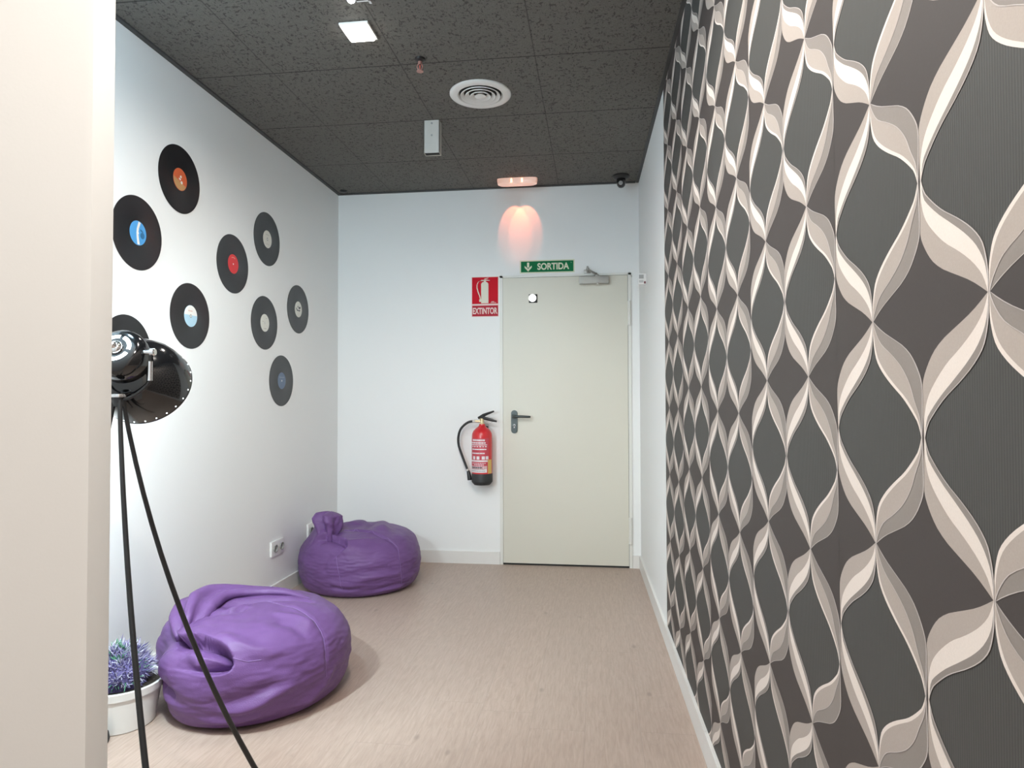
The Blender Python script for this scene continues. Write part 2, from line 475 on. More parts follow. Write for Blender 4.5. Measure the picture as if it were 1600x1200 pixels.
def smooth_tab(tab, n=24):
    """Catmull-Rom through the table, sampled at n+1 even t"""
    xs = [p[0] for p in tab]; ys = [p[1] for p in tab]
    ms = []
    for i in range(len(tab)):
        a = max(i - 1, 0); b = min(i + 1, len(tab) - 1)
        ms.append((ys[b] - ys[a]) / (xs[b] - xs[a]))
    out = []
    for k in range(n + 1):
        t = k / n
        i = 0
        while i < len(tab) - 2 and t > xs[i + 1]: i += 1
        h = xs[i + 1] - xs[i]; u = (t - xs[i]) / h
        h00 = 2 * u ** 3 - 3 * u * u + 1; h10 = u ** 3 - 2 * u * u + u; h01 = -2 * u ** 3 + 3 * u * u; h11 = u ** 3 - u * u
        out.append(h00 * ys[i] + h10 * h * ms[i] + h01 * ys[i + 1] + h11 * h * ms[i + 1])
    return out


U_ = smooth_tab([(0, .035), (.07, .07), (.133, .12), (.3, .36), (.424, .607), (.53, .79), (.64, .92), (.75, .975), (.87, 1.0), (1, 1.0)])
L_ = smooth_tab([(0, .012), (.1, .005), (.2, 0), (.4, 0), (.5, .045), (.65, .19), (.74, .35), (.81, .54), (.87, .71), (.93, .85), (1, .985)])
A1 = smooth_tab([(0, .028), (.1, .05), (.17, .087), (.316, .29), (.436, .50), (.548, .69), (.65, .83), (.75, .92), (.84, .966), (1, .995)])
A2 = smooth_tab([(0, .02), (.1, .02), (.18, .03), (.3, .082), (.41, .19), (.557, .40), (.656, .60), (.76, .78), (.865, .91), (.967, .975), (1, .988)])
C1 = smooth_tab([(0, .03), (.13, .085), (.3, .30), (.42, .53), (.53, .725), (.64, .87), (.75, .945), (.87, .982), (1, .995)])
C2 = smooth_tab([(0, .02), (.06, .03), (.17, .065), (.28, .143), (.44, .25), (.58, .41), (.685, .60), (.79, .82), (.93, .957), (1, .988)])
LW = 0.014


def wallpaper():
    mb = MB()
    off = 0.0004
    Y0, Y1 = 0.05, 3.262
    def P(y, z, k): return (rx(y) - 0.0004 - k * off, y, z)
    # paper sheet with real thickness
    for (a, b) in ((Y0, Y1),):
        vs = [(rx(a) + .001, a, BH), (rx(b) + .001, b, BH), (rx(b) + .001, b, ROOM_H - .006), (rx(a) + .001, a, ROOM_H - .006)]
        vs2 = [(x - 0.0014, y, z) for x, y, z in vs]
        mb.add(vs + vs2, [(0, 1, 2, 3), (7, 6, 5, 4), (0, 4, 5, 1), (1, 5, 6, 2), (2, 6, 7, 3), (3, 7, 4, 0)], 0)
    # rolls: (y start, column width, z of a node)
    rolls = [(0.055, 0.1315, 1.195), (0.579, 0.1318, 1.261), (1.107, 0.1325, 1.1945), (1.637, 0.1325, 1.1185), (2.167, 0.1335, 1.1955), (2.701, 0.1405, 1.1135)]
    PZ = 0.3022
    NT = len(U_) - 1
    ZB, ZT = BH, ROOM_H - .006
    for (ys, w, z0) in rolls:
        for c in range(4):
            # columns: pinch at ys, node at ys+w, pinch ys+2w, node ys+3w, pinch ys+4w
            yp, yn = ((ys, ys + w), (ys + 2 * w, ys + w), (ys + 2 * w, ys + 3 * w), (ys + 4 * w, ys + 3 * w))[c]
            left = yp > yn                      # the leaf lies to the left of its node as one faces the wall
            k0 = int((ZB - z0) / PZ) - 2
            for k in range(k0, k0 + 13):
                zn = z0 + k * PZ
                for sgn in (1, -1):
                    zp = zn + sgn * PZ / 2
                    if max(zn, zp) < ZB or min(zn, zp) > ZT: continue
                    for i in range(NT):
                        ta, tb = i / NT, (i + 1) / NT
                        za = zp + (zn - zp) * ta; zb = zp + (zn - zp) * tb
                        if max(za, zb) <= ZB or min(za, zb) >= ZT: continue
                        za = min(max(za, ZB), ZT); zb = min(max(zb, ZB), ZT)
                        def q(sa0, sa1, sb0, sb1, mi, lay):
                            if sa1 - sa0 < 1e-5 and sb1 - sb0 < 1e-5: return
                            Yf = lambda s: min(max(yp + (yn - yp) * s, Y0), Y1)
                            mb.add([P(Yf(sa0), za, lay), P(Yf(sa1), za, lay), P(Yf(sb1), zb, lay), P(Yf(sb0), zb, lay)], [(0, 1, 2, 3)], mi)
                        j = i + 1
                        q(0, L_[i], 0, L_[j], 1, 1)                       # plain ground beyond the lower edge
                        if left:
                            q(L_[i], A2[i], L_[j], A2[j], 3, 1)
                            q(A2[i], A1[i], A2[j], A1[j], 2, 1)
                            q(A1[i], U_[i], A1[j], U_[j], 4, 1)
                            q(max(U_[i] - LW, A1[i]), U_[i], max(U_[j] - LW, A1[j]), U_[j], 5, 2)
                        else:
                            q(L_[i], C2[i], L_[j], C2[j], 4, 1)
                            q(C2[i], C1[i], C2[j], C1[j], 3, 1)
                            q(C1[i], U_[i], C1[j], U_[j], 2, 1)
                            q(L_[i], min(L_[i] + LW, C2[i]), L_[j], min(L_[j] + LW, C2[j]), 5, 2)
                            q(max(C2[i] - LW * .5, L_[i]), C2[i] + LW * .4, max(C2[j] - LW * .5, L_[j]), C2[j] + LW * .4, 5, 2)
    o = build('wallpaper', mb, [P_RIB, P_PLAIN, P_CREAM, P_MID, P_DARK, P_LINE], wr, smooth=0, fix=False)
    o['label'] = 'charcoal wallpaper with cream and taupe twisted ribbons'
    return o


wallpaper()


# ------------------------------------------------------------------ door and its fittings
door = thing('door_1', (-0.225, D, 0), 'ivory flush fire door with grey lever handle and overhead closer', 'door', kind='structure')
dl = door.location
M_Y = lambda x, y, z: frame((x, y, z), (0, -1, 0), (1, 0, 0))        # local X right, Y up, Z out of the back wall
fr = MB()
fr.box(-0.681, -0.660, D - 0.011, D, 0, 2.022); fr.box(0.210, 0.231, D - 0.011, D, 0, 2.022); fr.box(-0.681, 0.231, D - 0.011, D, 2.0085, 2.0235)
build('door_frame', fr, M_FRAME, door, dl, smooth=0)
lf = MB().box(-0.6590, 0.2080, D - 0.0085, D, 0.013, 2.0065, bev=0.0012)
build('door_leaf', lf, M_DOOR, door, dl, smooth=30)
build('gap_shade_strips', MB().box(-0.66, 0.21, D - 0.003, D, 0.0, 0.02).box(0.2070, 0.2105, D - 0.002, D, 0.01, 2.009).box(-0.66, 0.21, D - 0.002, D, 2.0055, 2.009), M_DARKIN, door, dl, smooth=0)  # dark strips stand in for the shade in the gaps round the leaf
for zc, hh in ((1.744, 0.083), (0.254, 0.09)):
    h = MB()
    h.lathe([(-hh, 0), (-hh, .0085), (-.004, .0085), (-.004, .0075), (.002, .0075), (.002, .0085), (hh, .0085), (hh + .004, .005), (hh + .004, 0)], Matrix.Translation((0.219, D - 0.018, zc)), 20)
    h.box(0.207, 0.2155, D - 0.012, D - 0.008, zc - hh, zc + hh); h.box(0.2225, 0.231, D - 0.0135, D - 0.010, zc - hh, zc + hh)
    build('hinge', h, M_FRAME, door, dl)
# lock plate + lever + keyhole
hp = MB()
out = []
for k in range(13): a = PI * k / 12; out.append((0.0225 * math.cos(a), 0.0585 + 0.0225 * math.sin(a)))
for k in range(13): a = PI + PI * k / 12; out.append((0.0225 * math.cos(a), -0.0585 + 0.0225 * math.sin(a)))
hp.prism(out, M_Y(-0.579, D - 0.0085, 0.996), 0.009)
plate = build('handle_plate', hp, M_HANDLE, door, dl)
lv = MB()
lv.tube([(-0.579, D - 0.016, 1.034), (-0.579, D - 0.052, 1.034), (-0.574, D - 0.060, 1.034), (-0.560, D - 0.063, 1.034), (-0.52, D - 0.064, 1.0335), (-0.478, D - 0.063, 1.032), (-0.462, D - 0.058, 1.0315)], [.0105, .010, .0098, .0095, .009, .0085, .0075], 14)
lv.lathe([(0, 0.017), (0.006, 0.017), (0.008, 0.015), (.008, 0)], frame((-0.579, D - 0.0175, 1.034), (0, -1, 0)), 24)
build('lever', lv, M_HANDLE, plate, dl)
kh = MB(); kh.lathe([(0, 0), (0.0015, 0), (0.0015, 0.0085), (0, 0.0085)], frame((-0.579, D - 0.0175, 0.972), (0, -1, 0)), 20)
kh.box(-0.5835, -0.5745, D - 0.019, D - 0.0175, 0.952, 0.972)
build('lock_cylinder', kh, M_CHROME, plate, dl)
# white round button on a dark square mount
bt = MB(); bt.box(-0.475, -0.415, D - 0.0125, D - 0.0085, 1.828, 1.888, bev=0.003)
mnt = build('viewer_mount', bt, M_DARKIN, door, dl)
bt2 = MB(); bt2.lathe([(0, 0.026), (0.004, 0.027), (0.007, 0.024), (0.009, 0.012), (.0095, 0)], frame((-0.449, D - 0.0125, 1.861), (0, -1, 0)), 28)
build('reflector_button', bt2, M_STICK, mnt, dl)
# overhead closer
cb = MB(); cb.box(-0.123, 0.079, D - 0.056, D - 0.0085, 1.947, 2.000, bev=0.008)
for k in range(9): cb.box(-0.120 + k * .0075, -0.1165 + k * .0075, D - 0.0575, D - 0.055, 1.952, 1.995)
clo = build('door_closer', cb, M_ZINC, door, dl, smooth=35)
ca = MB()
ca.lathe([(0, 0), (0, .016), (.008, .017), (.012, .014), (.012, 0)], Matrix.Translation((-0.004, D - 0.032, 2.000)), 20)
ca.tube([(-0.004, D - 0.032, 2.017), (-0.035, D - 0.075, 2.024), (-0.062, D - 0.120, 2.030)], [.008, .007, .007], 8)
ca.tube([(-0.062, D - 0.120, 2.034), (-0.064, D - 0.06, 2.037), (-0.066, D - 0.014, 2.040)], [.006, .006, .006], 8)
ca.lathe([(0, 0), (0, .010), (.014, .010), (.014, 0)], Matrix.Translation((-0.062, D - 0.120, 2.026)), 16)
ca.box(-0.090, -0.044, D - 0.014, D, 2.026, 2.050, bev=.003); ca.tube([(-0.066, D - .012, 2.04), (-0.066, D - .012, 2.075)], .006, 8)
build('closer_arm', ca, M_ZINC, clo, dl)
sh_ = MB(); sh_.box(-0.003, 0.012, D - 0.06, D - 0.03, 1.940, 1.950, bev=.003)
build('closer_screw', sh_, M_CHROME, clo, dl)

# ------------------------------------------------------------------ signs
# SORTIDA
sg = thing('exit_sign', (-0.347, D, 2.083), 'green SORTIDA exit sign with a down arrow above the door', 'sign')
so = sg.location
M2 = frame((-0.347, D, 2.083), (0, -1, 0), (1, 0, -0.0))
def rect(mb, M, x0, x1, y0, y1, z0, z1, mi=0):
    return mb.box(x0, x1, y0, y1, z0, z1, mi, M=M)
build('sign_board', rect(MB(), M2, -0.192, 0.192, -0.046, 0.046, 0, 0.002), M_SIGNPALE, sg, so, smooth=0)
build('green_panel', rect(MB(), M2, -0.184, 0.184, -0.038, 0.038, 0.002, 0.0026), M_SIGNGREEN, sg, so, smooth=0)
vs, fs = text_mesh('SORTIDA', 0.048, 0.222, bold=0.03)
build('lettering', MB().add([M2 @ (v + Vector((-0.068, -0.0235, 0.0030))) for v in vs], fs), M_SIGNPALE, sg, so, smooth=0, fix=False)
vs, fs = text_mesh('R', 0.008, 0.006)
build('small_mark', MB().add([M2 @ (v + Vector((0.166, 0.020, 0.0030))) for v in vs], fs), mat('light_green_print', (0.25, 0.5, 0.35), 0.5), sg, so, smooth=0, fix=False)
ar = MB()
ar.prism([(-.0075, .030), (.0075, .030), (.0075, -.005), (-.0075, -.005)], M2 @ Matrix.Translation((-0.133, 0, 0.0026)), 0.0006)
ar.prism([(-.025, .008), (-.025, -.006), (0, -.033), (.025, -.006), (.025, .008), (0, -.014)], M2 @ Matrix.Translation((-0.133, 0, 0.0026)), 0.0006)
build('arrow', ar, M_SIGNPALE, sg, so, smooth=0)

# EXTINTOR
eg = thing('extinguisher_sign', (-0.787, D, 1.88), 'red EXTINTOR sign with a fire extinguisher pictogram left of the door', 'sign')
eo = eg.location
M3 = frame((-0.787, D, 1.878), (0, -1, 0), (1, 0, 0))
eb = MB(); rect(eb, M3, -0.097, 0.097, -0.141, 0.143, 0, 0.002)
build('sign_board', eb, M_SIGNPINK, eg, eo, smooth=0)
build('picture_panel', rect(MB(), M3, -0.0935, 0.0925, -0.049, 0.1395, 0.002, 0.0026), M_SIGNRED, eg, eo, smooth=0)
build('word_panel', rect(MB(), M3, -0.0925, 0.0925, -0.137, -0.061, 0.002, 0.0026), M_SIGNRED2, eg, eo, smooth=0)
vs, fs = text_mesh('EXTINTOR', 0.046, 0.176, bold=0.03)
build('lettering', MB().add([M3 @ (v + Vector((-0.088, -0.122, 0.0030))) for v in vs], fs), M_SIGNPINK, eg, eo, smooth=0, fix=False)
pc = MB(); MP = M3 @ Matrix.Translation((-0.002, 0.045, 0.0026))
pc.prism([(-.026, -.090), (.026, -.090), (.026, .048), (.018, .058), (.008, .062), (-.008, .062), (-.018, .058), (-.026, .048)], MP, 0.0006)
pc.prism([(-.006, .062), (.008, .062), (.008, .070), (-.006, .070)], MP, 0.0006)
pc.prism([(-.030, .068), (.012, .070), (.036, .069), (.036, .073), (.012, .077), (-.026, .075)], MP, 0.0006)
pc.prism([(-.002, .078), (.026, .087), (.027, .091), (-.004, .084)], MP, 0.0006)
hose = [(-.026, .070), (-.045, .064), (-.055, .045), (-.056, .02), (-.048, -.01), (-.037, -.038), (-.031, -.062)]
pc2 = [(x - .0035, y) for x, y in hose] + [(x + .0035, y) for x, y in hose[::-1]]
for (a, b) in zip(hose, hose[1:]):
    pc.prism([(a[0] - .0032, a[1] - .002), (b[0] - .0032, b[1]), (b[0] + .0032, b[1]), (a[0] + .0032, a[1] + .003)], MP, 0.0006)
pc.prism([(-.040, -.062), (-.026, -.062), (-.027, -.080), (-.039, -.080)], MP, 0.0006)
build('pictogram', pc, mat('pale_pictogram_print', (0.72, 0.68, 0.56), 0.45, var=0.02), eg, eo, smooth=0)
build('fine_print', rect(rect(MB(), M3, .045, .065, -.036, -.033, .0026, .003), M3, .04, .08, -.043, -.040, .0026, .003), M_SIGNPINK, eg, eo, smooth=0)

# ------------------------------------------------------------------ fire extinguisher
EXX, EXY, EXZ = -0.795, D - 0.088, 0.565
ex = thing('fire_extinguisher', (EXX, EXY, EXZ), 'red fire extinguisher with black hose hung on the wall left of the door', 'fire extinguisher')
xo = ex.location
ME = Matrix.Translation(xo)
R = 0.0705
cy = MB(); cy.lathe([(0.05, 0), (0.05, R), (0.335, R), (0.352, R * .97), (0.372, R * .84), (0.388, R * .62), (0.400, R * .38), (0.408, 0.022), (0.418, 0.020), (.418, 0)], ME, 56)
build('cylinder', cy, M_RED, ex, xo, smooth=30)
bs = MB(); bs.lathe([(0, 0), (0, R * .78), (.012, R * .93), (0.022, R * 1.02), (0.075, R * 1.03), (0.079, R * 1.0), (.079, 0)], ME, 48)
build('base_cap', bs, M_RUBBER, ex, xo, smooth=30)
def arc_patch(mb, a0, a1, z0, z1, r, mi=0):
    n = max(2, int((a1 - a0) / 5))
    vs = []; fs = []
    for k in range(n + 1):
        a = math.radians(a0 + (a1 - a0) * k / n)
        vs += [ME @ Vector((r * math.sin(a), -r * math.cos(a), z0)), ME @ Vector((r * math.sin(a), -r * math.cos(a), z1))]
    for k in range(n): fs.append((2 * k, 2 * k + 2, 2 * k + 3, 2 * k + 1))
    mb.add(vs, fs, mi)
lb = MB()
arc_patch(lb, -82, 50, 0.112, 0.322, R + .0006, 0)                 # crimson panel
arc_patch(lb, -78, 38, 0.088, 0.134, R + .0006, 1)                 # white approval panel
rnd = random.Random(3)
def textline(z, h, a0, a1, mi, wmin=3, wmax=8, gap=2.0):
    a = a0
    while a < a1:
        w = min(rnd.uniform(wmin, wmax), a1 - a)
        if w > 1.2: arc_patch(lb, a, a + w, z, z + h, R + .0011, mi)
        a += w + gap
textline(0.303, .012, -52, 25, 1, 6, 12, 1.5)
textline(0.286, .010, -70, 30, 1, 8, 18, 1.5); textline(0.274, .007, -70, 38, 1, 4, 9, 2); 
textline(0.262, .007, -55, 40, 1, 5, 12, 6)
textline(0.243, .008, -58, 34, 1, 14, 30, 1); textline(0.216, .008, -58, 24, 1, 12, 24, 1)
for a in (-48, -22, 8, 30): arc_patch(lb, a, a + 17, 0.178, 0.200, R + .0011, 1)
arc_patch(lb, -74, 42, 0.162, 0.173, R + .0011, 1)
textline(0.150, .004, -55, 30, 1, 6, 12, 2); textline(0.139, .005, -40, 20, 1, 6, 12, 2)
textline(0.118, .009, -66, 10, 2, 4, 9, 1.5); textline(0.110, .002, -70, 22, 2, 30, 40, 1); textline(0.098, .003, -70, 26, 2, 4, 9, 2)
build('printed_label', lb, [M_LABELRED, M_LABELW, M_INK], ex, xo, smooth=60, fix=False)
yl = MB(); arc_patch(yl, 44, 74, 0.082, 0.176, R + .0009, 0)
build('service_sticker', yl, M_YELLOW, ex, xo, smooth=60, fix=False)
vl = MB(); vl.lathe([(0.41, 0), (0.41, .018), (.422, .018), (.424, .014), (.446, .014), (.448, .017), (.456, .017), (.46, .008), (.46, 0)], ME, 24)
vl.tube([(EXX - .010, EXY, EXZ + .436), (EXX - .05, EXY - .002, EXZ + .438)], .0085, 12)
valve = build('valve', vl, M_BRASS, ex, xo)
l1 = MB(); l1.tube([(EXX - .026, EXY - .004, EXZ + .458), (EXX + .01, EXY - .006, EXZ + .478), (EXX + .04, EXY - .006, EXZ + .490), (EXX + .085, EXY - .006, EXZ + .506)], [.009, .011, .009, .006], 8)
build('carry_handle', l1, M_BLACK, ex, xo)
l2 = MB(); l2.tube([(EXX - .005, EXY - .004, EXZ + .462), (EXX + .03, EXY - .010, EXZ + .456), (EXX + .07, EXY - .012, EXZ + .445), (EXX + .105, EXY - .012, EXZ + .436)], [.010, .011, .010, .006], 8)
build('squeeze_lever', l2, M_BLACK, ex, xo)
sl = [(EXX + .045 + .030 * math.cos(a) , EXY - .004, EXZ + .438 + .016 * math.sin(a)) for a in [PI + PI * k / 10 for k in range(11)]]
build('seal_loop', MB().tube(sl, .0012, 6), M_GREYPL, ex, xo)
def bez(pts, n=10):
    out = []
    P = [Vector(p) for p in pts]
    for i in range(len(P) - 1):
        p0 = P[max(i - 1, 0)]; p1 = P[i]; p2 = P[i + 1]; p3 = P[min(i + 2, len(P) - 1)]
        for k in range(n):
            t = k / n
            out.append(0.5 * ((2 * p1) + (-p0 + p2) * t + (2 * p0 - 5 * p1 + 4 * p2 - p3) * t * t + (-p0 + 3 * p1 - 3 * p2 + p3) * t ** 3))
    out.append(P[-1]); return out
hz = bez([(EXX - .048, EXY, EXZ + .438), (EXX - .10, EXY + .004, EXZ + .428), (EXX - .150, EXY + .010, EXZ + .385), (EXX - .170, EXY + .014, EXZ + .325), (EXX - .166, EXY + .014, EXZ + .265), (EXX - .140, EXY + .012, EXZ + .19), (EXX - .112, EXY + .008, EXZ + .12), (EXX - .098, EXY + .004, EXZ + .083)])
hs = build('hose', MB().tube(hz, .0085, 12), M_RUBBER, ex, xo)
nz = MB(); nz.tube([(EXX - .100, EXY + .004, EXZ + .095), (EXX - .094, EXY + .003, EXZ + .075), (EXX - .090, EXY + .002, EXZ + .055), (EXX - .088, EXY + .002, EXZ + .030)], [.010, .013, .015, .015], 12)
build('nozzle', nz, M_BLACK, hs, xo)
build('hose_collar', MB().tube([(EXX - .046, EXY, EXZ + .438), (EXX - .066, EXY + .001, EXZ + .436)], .0105, 12), M_GALV, hs, xo)
build('hose_collar', MB().tube([(EXX - .104, EXY + .0045, EXZ + .106), (EXX - .100, EXY + .004, EXZ + .092)], .0105, 12), M_GALV, hs, xo)
wb = MB(); wb.box(EXX - .03, EXX + .03, EXY + R - .004, D, EXZ + .30, EXZ + .40)
build('wall_bracket', wb, M_BLACK, ex, xo, smooth=0)

# ------------------------------------------------------------------ ceiling fittings
def downlight(x, y, label, power=120, col=(1.0, 0.93, 0.85), beam=(174, 0.45)):
    t = thing('ceiling_downlight', (x, y, ROOM_H), label, 'ceiling light', 'square downlights')
    o = t.location
    hb = MB().box(x - .060, x + .060, y - .064, y + .064, ROOM_H - .010, ROOM_H, bev=.003)
    build('housing', hb, M_PLASTIC, t, o)
    build('diffuser', MB().box(x - .049, x + .049, y - .053, y + .053, ROOM_H - .0185, ROOM_H - .0095, bev=.002), M_GLASSW, t, o)
    ld = bpy.data.lights.new('downlight_beam', 'SPOT'); ld.energy = power; ld.color = col; ld.spot_size = math.radians(beam[0]); ld.spot_blend = beam[1]; ld.shadow_soft_size = 0.05
    lo = bpy.data.objects.new('downlight_beam', ld); COL.objects.link(lo); lo.location = (x, y, ROOM_H - .075)
    return t
downlight(-0.954, 2.585, 'lit square ceiling downlight in the second tile row, at the top of the picture', 15, beam=(172, 0.8))

st = thing('ceiling_glint_fitting', (-0.905, 2.372, ROOM_H), 'small made-up round spotlight just above the square downlight, at the top edge', 'fitting')  # made-up fitting, its glowing lens stands in for a glint on metal
s0 = st.location
sm = MB(); sm.lathe([(0, 0), (0, .020), (-.006, .0205), (-.010, .016), (-.010, 0)], Matrix.Translation(s0), 24)
build('ring', sm, M_CHROME, st, s0)
build('lens', MB().lathe([(-.010, .0135), (-.014, .010), (-.0155, 0)], Matrix.Translation(s0), 20), M_GLINT, st, s0)
build('bracket', MB().box(-0.842, -0.832, 2.378, 2.398, ROOM_H - .012, ROOM_H, bev=.002).box(-0.89, -0.836, 2.384, 2.392, ROOM_H - .005, ROOM_H - .001), M_CHROME, st, s0)

# air diffuser
dx, dy = -0.563, 3.207
ad = thing('air_diffuser', (dx, dy, ROOM_H), 'round white air diffuser with concentric rings in the ceiling', 'air vent')
ao = ad.location; MD = Matrix.Translation(ao)
build('outer_flange', MB().lathe([(0, .150), (-.006, .150), (-.010, .146), (-.012, .130), (-.011, .112), (.010, .094), (.03, .090)], MD, 64), M_DIFF, ad, ao)
build('throat_shade', MB().lathe([(-.001, .112), (-.0008, .06), (-.0008, 0)], MD, 48), M_DARKIN, ad, ao)  # flat dark disc painting the shade up inside the diffuser
for r0, r1, za in ((.098, .080, -.012), (.075, .056, -.013), (.051, .032, -.0145)):
    build('cone_ring', MB().lathe([(za, r0), (za - .0025, r0 - .001), (za - .001, r0 - .006), (-.0012, r1), (-.001, r1 + .004), (za + .002, r0 - .001), (za, r0)], MD, 56), M_DIFF, ad, ao)
build('centre_cone', MB().lathe([(-.002, .014), (-.013, .027), (-.016, .028), (-.020, .018), (-.022, 0)], MD, 40), M_DIFF, ad, ao)

# sprinkler
sp = thing('sprinkler_head', (-0.767, 2.838, ROOM_H), 'small copper sprinkler head under a dark ceiling rose', 'sprinkler')
p0 = sp.location; MS = Matrix.Translation(p0)
build('ceiling_rose', MB().lathe([(0, 0), (0, .023), (-.008, .022), (-.014, .012), (-.014, 0)], MS, 28), M_BLACK, sp, p0)
sb = MB(); sb.lathe([(-.012, .009), (-.026, .009), (-.028, .006)], MS, 16)
for s in (-1, 1): sb.tube([p0 + Vector((s * .008, 0, -.024)), p0 + Vector((s * .0125, 0, -.036)), p0 + Vector((s * .007, 0, -.050)), p0 + Vector((0, 0, -.056))], .003, 8)
sb.lathe([(-.055, 0), (-.055, .015), (-.058, .015), (-.058, 0)], MS, 20)
build('frame_arms', sb, M_SPRINK, sp, p0)
build('glass_bulb', MB().lathe([(-.027, 0), (-.030, .003), (-.044, .003), (-.05, 0)], MS, 12), mat('red_glass_bulb', (0.5, 0.08, 0.06), 0.15), sp, p0)

# open steel box hanging from the ceiling
bx0, bx1, by0, by1, bz0 = -0.920, -0.834, 3.48, 3.530, 2.476
mt = thing('ceiling_bracket_box', ((bx0 + bx1) / 2, (by0 + by1) / 2, ROOM_H), 'white metal box open at the bottom hanging from the ceiling', 'bracket')
mo = mt.location; w = .003
bxm = MB(); bxm.box(bx0, bx1, by0, by0 + w, bz0, ROOM_H); bxm.box(bx0, bx1, by1 - w, by1, bz0, ROOM_H)
bxm.box(bx0, bx0 + w, by0, by1, bz0, ROOM_H); bxm.box(bx1 - w, bx1, by0, by1, bz0, ROOM_H)
build('casing', bxm, M_GALV, mt, mo, smooth=0)
build('shade_plug', MB().box(bx0 + w, bx1 - w, by0 + w, by1 - w, bz0 + .004, bz0 + .008), M_DARKIN, mt, mo, smooth=0)  # dark plug that paints the shade inside the open box
for zz in (2.636, 2.571):
    build('screw', MB().lathe([(0, .0055), (.002, .005), (.003, 0)], frame(((bx0 + bx1) / 2 + .001, by0, zz), (0, -1, 0)), 14), M_GREYPL, mt, mo)

# emergency light
em = thing('emergency_light', (-0.536, 4.500, ROOM_H), 'small ceiling emergency light bar glowing orange above the exit sign', 'emergency light')
e0 = em.location
def superbar(hx, hy, z0, z1, n=40):
    mb = MB(); vs = []; 
    prof = [(z0, 1.0), (z0 - .012, 1.0), (z1 + .006, .97), (z1, .86), (z1, 0.0)]
    for z, s in prof:
        for k in range(n):
            a = 2 * PI * k / n
            c, si = math.cos(a), math.sin(a)
            vs.append(e0 + Vector((hx * (s if s > .5 or s == 0 else s) * math.copysign(abs(c) ** .35, c), hy * s * math.copysign(abs(si) ** .5, si), z)))
    fs = []
    for i in range(len(prof) - 1):
        for k in range(n): fs.append((i * n + k, i * n + (k + 1) % n, (i + 1) * n + (k + 1) % n, (i + 1) * n + k))
    return mb.add(vs, fs)
build('diffuser', superbar(.137, .036, 0, -.040), M_EMERG, em, e0, smooth=35)
for xx in (-.036, .036):
    build('lamp', MB().box(e0.x + xx - .005, e0.x + xx + .005, 4.462, 4.4655, ROOM_H - .032, ROOM_H - .006, bev=.0015), M_EMLAMP, em, e0)
for xx in (-.036, .036):
    ld = bpy.data.lights.new('emergency_beam', 'SPOT'); ld.energy = 2.4; ld.color = (1.0, 0.25, 0.13); ld.spot_size = math.radians(47); ld.spot_blend = 0.25; ld.shadow_soft_size = 0.006
    lo = bpy.data.objects.new('emergency_beam', ld); COL.objects.link(lo)
    lo.location = (e0.x + xx * 1.05, 4.500, ROOM_H - .047)
    lo.rotation_euler = Vector((0.0, 0.643, -0.766)).to_track_quat('-Z', 'Y').to_euler()

# dome camera
dc = thing('security_camera', (0.163, 4.520, ROOM_H), 'small black dome security camera in the ceiling corner near the door', 'camera')
d0 = dc.location
build('mount', MB().lathe([(0, 0), (0, .056), (-.010, .057), (-.020, .046), (-.024, .034), (-.024, 0)], Matrix.Translation(d0), 36), M_BLACK, dc, d0)
bl = MB(); bl.lathe([(.0, .030), (-.03, .030), (-.05, .026), (-.062, .016), (-.066, 0)], Matrix.Translation(d0 + Vector((.0, 0, -.018))), 32)
ball = build('ball', bl, M_BLACKGLOSS, dc, d0)
build('lens', MB().lathe([(0, .014), (.004, .013), (.005, .008), (.005, 0)], frame(d0 + Vector((-.004, -.0275, -.058)), (-.1, -1, -.35)), 20), M_GREYPL, dc, d0)

# small smoke sensor
ss = build('smoke_sensor', MB().lathe([(0, 0), (0, .026), (-.006, .026), (-.012, .017), (-.012, 0)], Matrix.Translation((-1.802, 4.585, ROOM_H)), 28), M_BLACK, None, (-1.802, 4.585, ROOM_H))
tag(ss, 'tiny dark round sensor in the back left ceiling corner', 'sensor')

# small contact box on the right wall by the door
yb = 4.17
wbx = thing('wall_sensor', (rx(yb), yb, 1.885), 'tiny white and grey sensor box on the right wall near the closer', 'sensor')
w0 = wbx.location; X = rx(yb)
build('body', MB().box(X - .046, X, yb, yb + .05, 1.858, 1.926, bev=.003), M_PLASTIC, wbx, w0)
build('grey_cover', MB().box(X - .044, X - .016, yb - .004, yb + .001, 1.893, 1.917), M_GREYPL, wbx, w0, smooth=0)
build('grey_cover', MB().box(X - .044, X - .018, yb - .003, yb + .001, 1.869, 1.884), mat('light_grey_plastic', (.5, .5, .49), .5), wbx, w0, smooth=0)
build('indicator', MB().box(X - .014, X - .004, yb - .003, yb + .001, 1.862, 1.876), mat('dark_red_dot', (.16, .03, .04), .5), wbx, w0, smooth=0)

